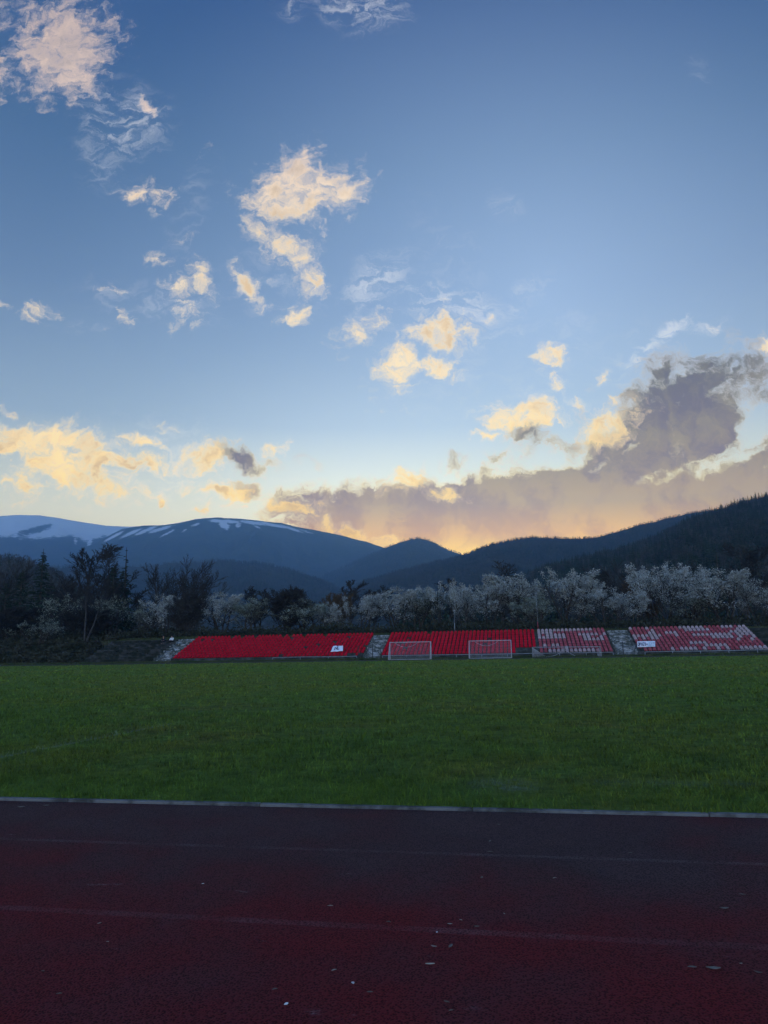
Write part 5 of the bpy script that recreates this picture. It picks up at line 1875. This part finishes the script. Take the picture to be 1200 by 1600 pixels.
    skin_body('hair', h_, [('top', 'back'), ('back', 'nape'), ('top', 'fringe')], M_HAIR, root)
    ey = MB()
    for sx in (-0.03, 0.03):
        ey.box(sx - 0.012, sx + 0.012, -0.135 - lean, -0.118 - lean, 0.722, 0.734)
    obj('eyes', ey.mesh('eyes', M_HAIR), root)
    mo = MB()
    mo.box(-0.022, 0.022, -0.132 - lean, -0.115 - lean, 0.652, 0.661)
    obj('mouth', mo.mesh('mouth', flat_mat('lips', (0.22, 0.09, 0.08))), root)
    ea = MB()
    for sx in (-0.088, 0.088):
        ea.tube([(sx, -0.03 - lean, 0.69), (sx * 1.12, -0.015 - lean, 0.72), (sx, -0.02 - lean, 0.745)], [0.012, 0.016, 0.012], 5)
    obj('ears', ea.mesh('ears', M_SKIN), root)
    return root


sitter(255, 7, 'person in dark clothes sitting hunched near the top of the mossy terrace', (0.012, 0.013, 0.018), (0.012, 0.013, 0.018), 0.10, 0.25)
sitter(268.5, 7, 'person in a white top and black trousers sitting beside the pale stairs', (0.60, 0.60, 0.60), (0.010, 0.011, 0.014), 0.04, -0.2)

# ------------------------------------------------------------------ fallen leaves and bits on the track
M_DRY = simple_mat('dry_leaf', (0.10, 0.085, 0.07), (0.20, 0.175, 0.15), 14.0, 0.9, 0.1)
M_DRY2 = simple_mat('pale_dry_leaf', (0.24, 0.21, 0.17), (0.36, 0.32, 0.27), 14.0, 0.9, 0.1)
M_PETALW = simple_mat('white_petal', (0.62, 0.62, 0.60), (0.75, 0.75, 0.73), 14.0, 0.8, 0.1)


def leaf(px_, py_, Lpx, ang, mat, kind, label, group, seed):
    p = on_ground(px_, py_)
    depth = (p - CAM).dot(_F)
    L = Lpx * depth / F_PX
    r = random.Random(seed)
    V, Q = [], []
    n_ = 7
    wid = L * (0.19 if kind == 'leaf' else 0.10 if kind == 'twig' else 0.34)
    curl = L * r.uniform(0.05, 0.22)
    bend = L * r.uniform(-0.18, 0.18)
    th = 0.0012 if kind != 'twig' else 0.003
    for layer in (0, 1):
        for i in range(n_ + 1):
            u = i / n_
            w = wid * (math.sin(math.pi * min(max(u, 0.03), 0.97)) ** 0.75)
            for s in (-1, 0, 1):
                V.append(((u - 0.5) * L, s * w + bend * math.sin(math.pi * u), 0.004 + curl * (abs(u - 0.45) ** 1.6) + abs(s) * w * 0.35 + (th if layer == 0 else 0)))
    Lr = (n_ + 1) * 3
    for layer in (0, 1):
        for i in range(n_):
            for s in (0, 1):
                a = layer * Lr + i * 3 + s
                q = (a, a + 3, a + 4, a + 1)
                Q.append(q if layer == 0 else q[::-1])
    for i in range(n_):
        for s in (0, 2):
            a = i * 3 + s
            Q.append((a, a + Lr, a + 3 + Lr, a + 3))
    me = np_mesh('fallen_leaf', V, Q, None, [mat], None, True)
    # the picture foreshortens the ground: turn towards the given picture angle
    o = obj('fallen_leaf' if kind != 'petal' else 'fallen_petal', me, None, (p.x, p.y, 0.003), math.radians(ang))
    tag(o, label, 'leaf' if kind != 'petal' else 'petal', group)


GL = 'dry leaves fallen on the running track'
LV = [
 (447, 1572, 8, 60, M_PETALW, 'petal', 'bright white petal, largest speck on the bare red rubber'),
 (551, 1539, 7, 130, M_PETALW, 'petal', 'small bright white petal beside the grey scuffed leaf'),
 (317, 1383, 4, 20, M_PETALW, 'petal', 'tiny white speck alone between the two lane lines'),
 (683, 1459, 4, 80, M_PETALW, 'petal', 'tiny white speck lying on the nearer lane line'),
 (516, 1418, 9, 5, M_DRY2, 'leaf', 'pale dry leaf lying just above the nearer lane line'),
 (703, 1446, 8, 0, M_DRY2, 'leaf', 'pale oval leaf right on the edge of the nearer lane line'),
 (607, 1443, 8, 0, M_DRY, 'leaf', 'brown oval leaf on the nearer lane line'),
 (720, 1440, 6, 150, M_DRY2, 'leaf', 'little pale leaf above the oval one by the lane line'),
 (678, 1481, 10, 165, M_DRY2, 'leaf', 'pale curled leaf below the oval leaf by the lane line'),
 (672, 1509, 15, 8, M_DRY2, 'twig', 'long thin pale stalk lying flat on the red rubber'),
 (704, 1481, 14, 75, M_DRY, 'leaf', 'long dull grey leaf standing up beside the curled one'),
 (522, 1519, 9, 40, M_DRY2, 'leaf', 'thin pale leaf slanting upward, alone on the dark rubber'),
 (429, 1549, 9, 30, M_DRY, 'leaf', 'dim slanting leaf above the bright white petal'),
 (578, 1553, 10, 10, M_DRY, 'leaf', 'grey scuffed leaf beside the small white petal'),
 (705, 1582, 8, 30, M_DRY, 'leaf', 'dim slanting leaf at the nearest edge of the rubber'),
 (698, 1568, 10, 160, M_DRY, 'leaf', 'dull curled leaf above the slanting one at the near edge'),
 (92, 1556, 9, 20, M_DRY, 'leaf', 'lone dull leaf far out on the rubber near the corner'),
 (67, 1520, 6, 0, M_DRY, 'leaf', 'small dim leaf above the lone corner leaf'),
 (155, 1445, 6, 40, M_DRY2, 'leaf', 'small pale leaf below the start of the lane line'),
 (168, 1474, 5, 0, M_DRY2, 'leaf', 'tiny pale leaf below the small pale one near the lane start'),
 (788, 1430, 5, 120, M_DRY2, 'leaf', 'tiny pale leaf above the nearer lane line, alone'),
 (745, 1450, 9, 0, M_DRY, 'leaf', 'flat dull leaf on the lane line beside the pale oval'),
 (867, 1374, 7, 35, M_DRY2, 'leaf', 'small pale leaf between the lane lines on the grey rubber'),
 (752, 1373, 9, 80, M_DRY, 'leaf', 'upright dull leaf between the lane lines'),
 (765, 1316, 9, 80, M_DRY, 'leaf', 'dull upright leaf just below the kerb side lane line'),
 (779, 1290, 6, 170, M_DRY, 'leaf', 'small dull leaf near the kerb below the chalk patch'),
 (766, 1333, 9, 0, M_DRY, 'leaf', 'flat dull leaf on the farther lane line'),
 (985, 1334, 7, 0, M_DRY, 'leaf', 'flat dull leaf on the farther lane line by the kerb joint'),
 (1082, 1514, 14, 0, M_DRY, 'leaf', 'broad dull leaf beside the pale scuff mark'),
 (1115, 1515, 22, 0, M_DRY, 'leaf', 'wide flat grey leaf right of the broad dull one'.replace('right of', 'next to')),
 (1185, 1522, 12, 160, M_DRY, 'leaf', 'curled dull leaf at the picture edge'),
 (1160, 1400, 10, 170, M_DRY, 'leaf', 'thin dull leaf between lane lines near the picture edge'),
 (1132, 1421, 14, 5, M_DRY, 'leaf', 'faint long leaf above the nearer lane line'),
 (1158, 1508, 5, 10, M_DRY2, 'leaf', 'tiny pale leaf beside the curled one at the edge'),
 (33, 1262, 12, 5, M_DRY, 'leaf', 'flat grey leaf below the kerb at the far corner'),
 (72, 1260, 10, 5, M_DRY, 'leaf', 'second flat grey leaf below the kerb'),
]
for i, (a, b, L, an, mt, kd, lab) in enumerate(LV):
    leaf(a, b, L, an, mt, kd, lab, GL if kd != 'petal' else 'white petals fallen on the running track', 900 + i)

# ------------------------------------------------------------------ evening haze in the valley
hm = bpy.data.materials.new('valley_haze')
hm.use_nodes = True
n = NT(hm.node_tree)
pv = n.n('ShaderNodeVolumePrincipled', {'Color': (*HAZE_C, 1), 'Density': HAZE_D, 'Anisotropy': 0.68})
mo_ = n.n('ShaderNodeOutputMaterial', {})
hm.node_tree.links.new(pv.outputs[0], mo_.inputs['Volume'])
hb = MB()
hb.box(-6500, 6500, -2500, HAZE_BACK, -40, HAZE_TOP)
ho = obj('haze', hb.mesh('haze', hm))
tag(ho, kind='stuff')
ho.data.polygons.foreach_set('use_smooth', [False] * len(ho.data.polygons))
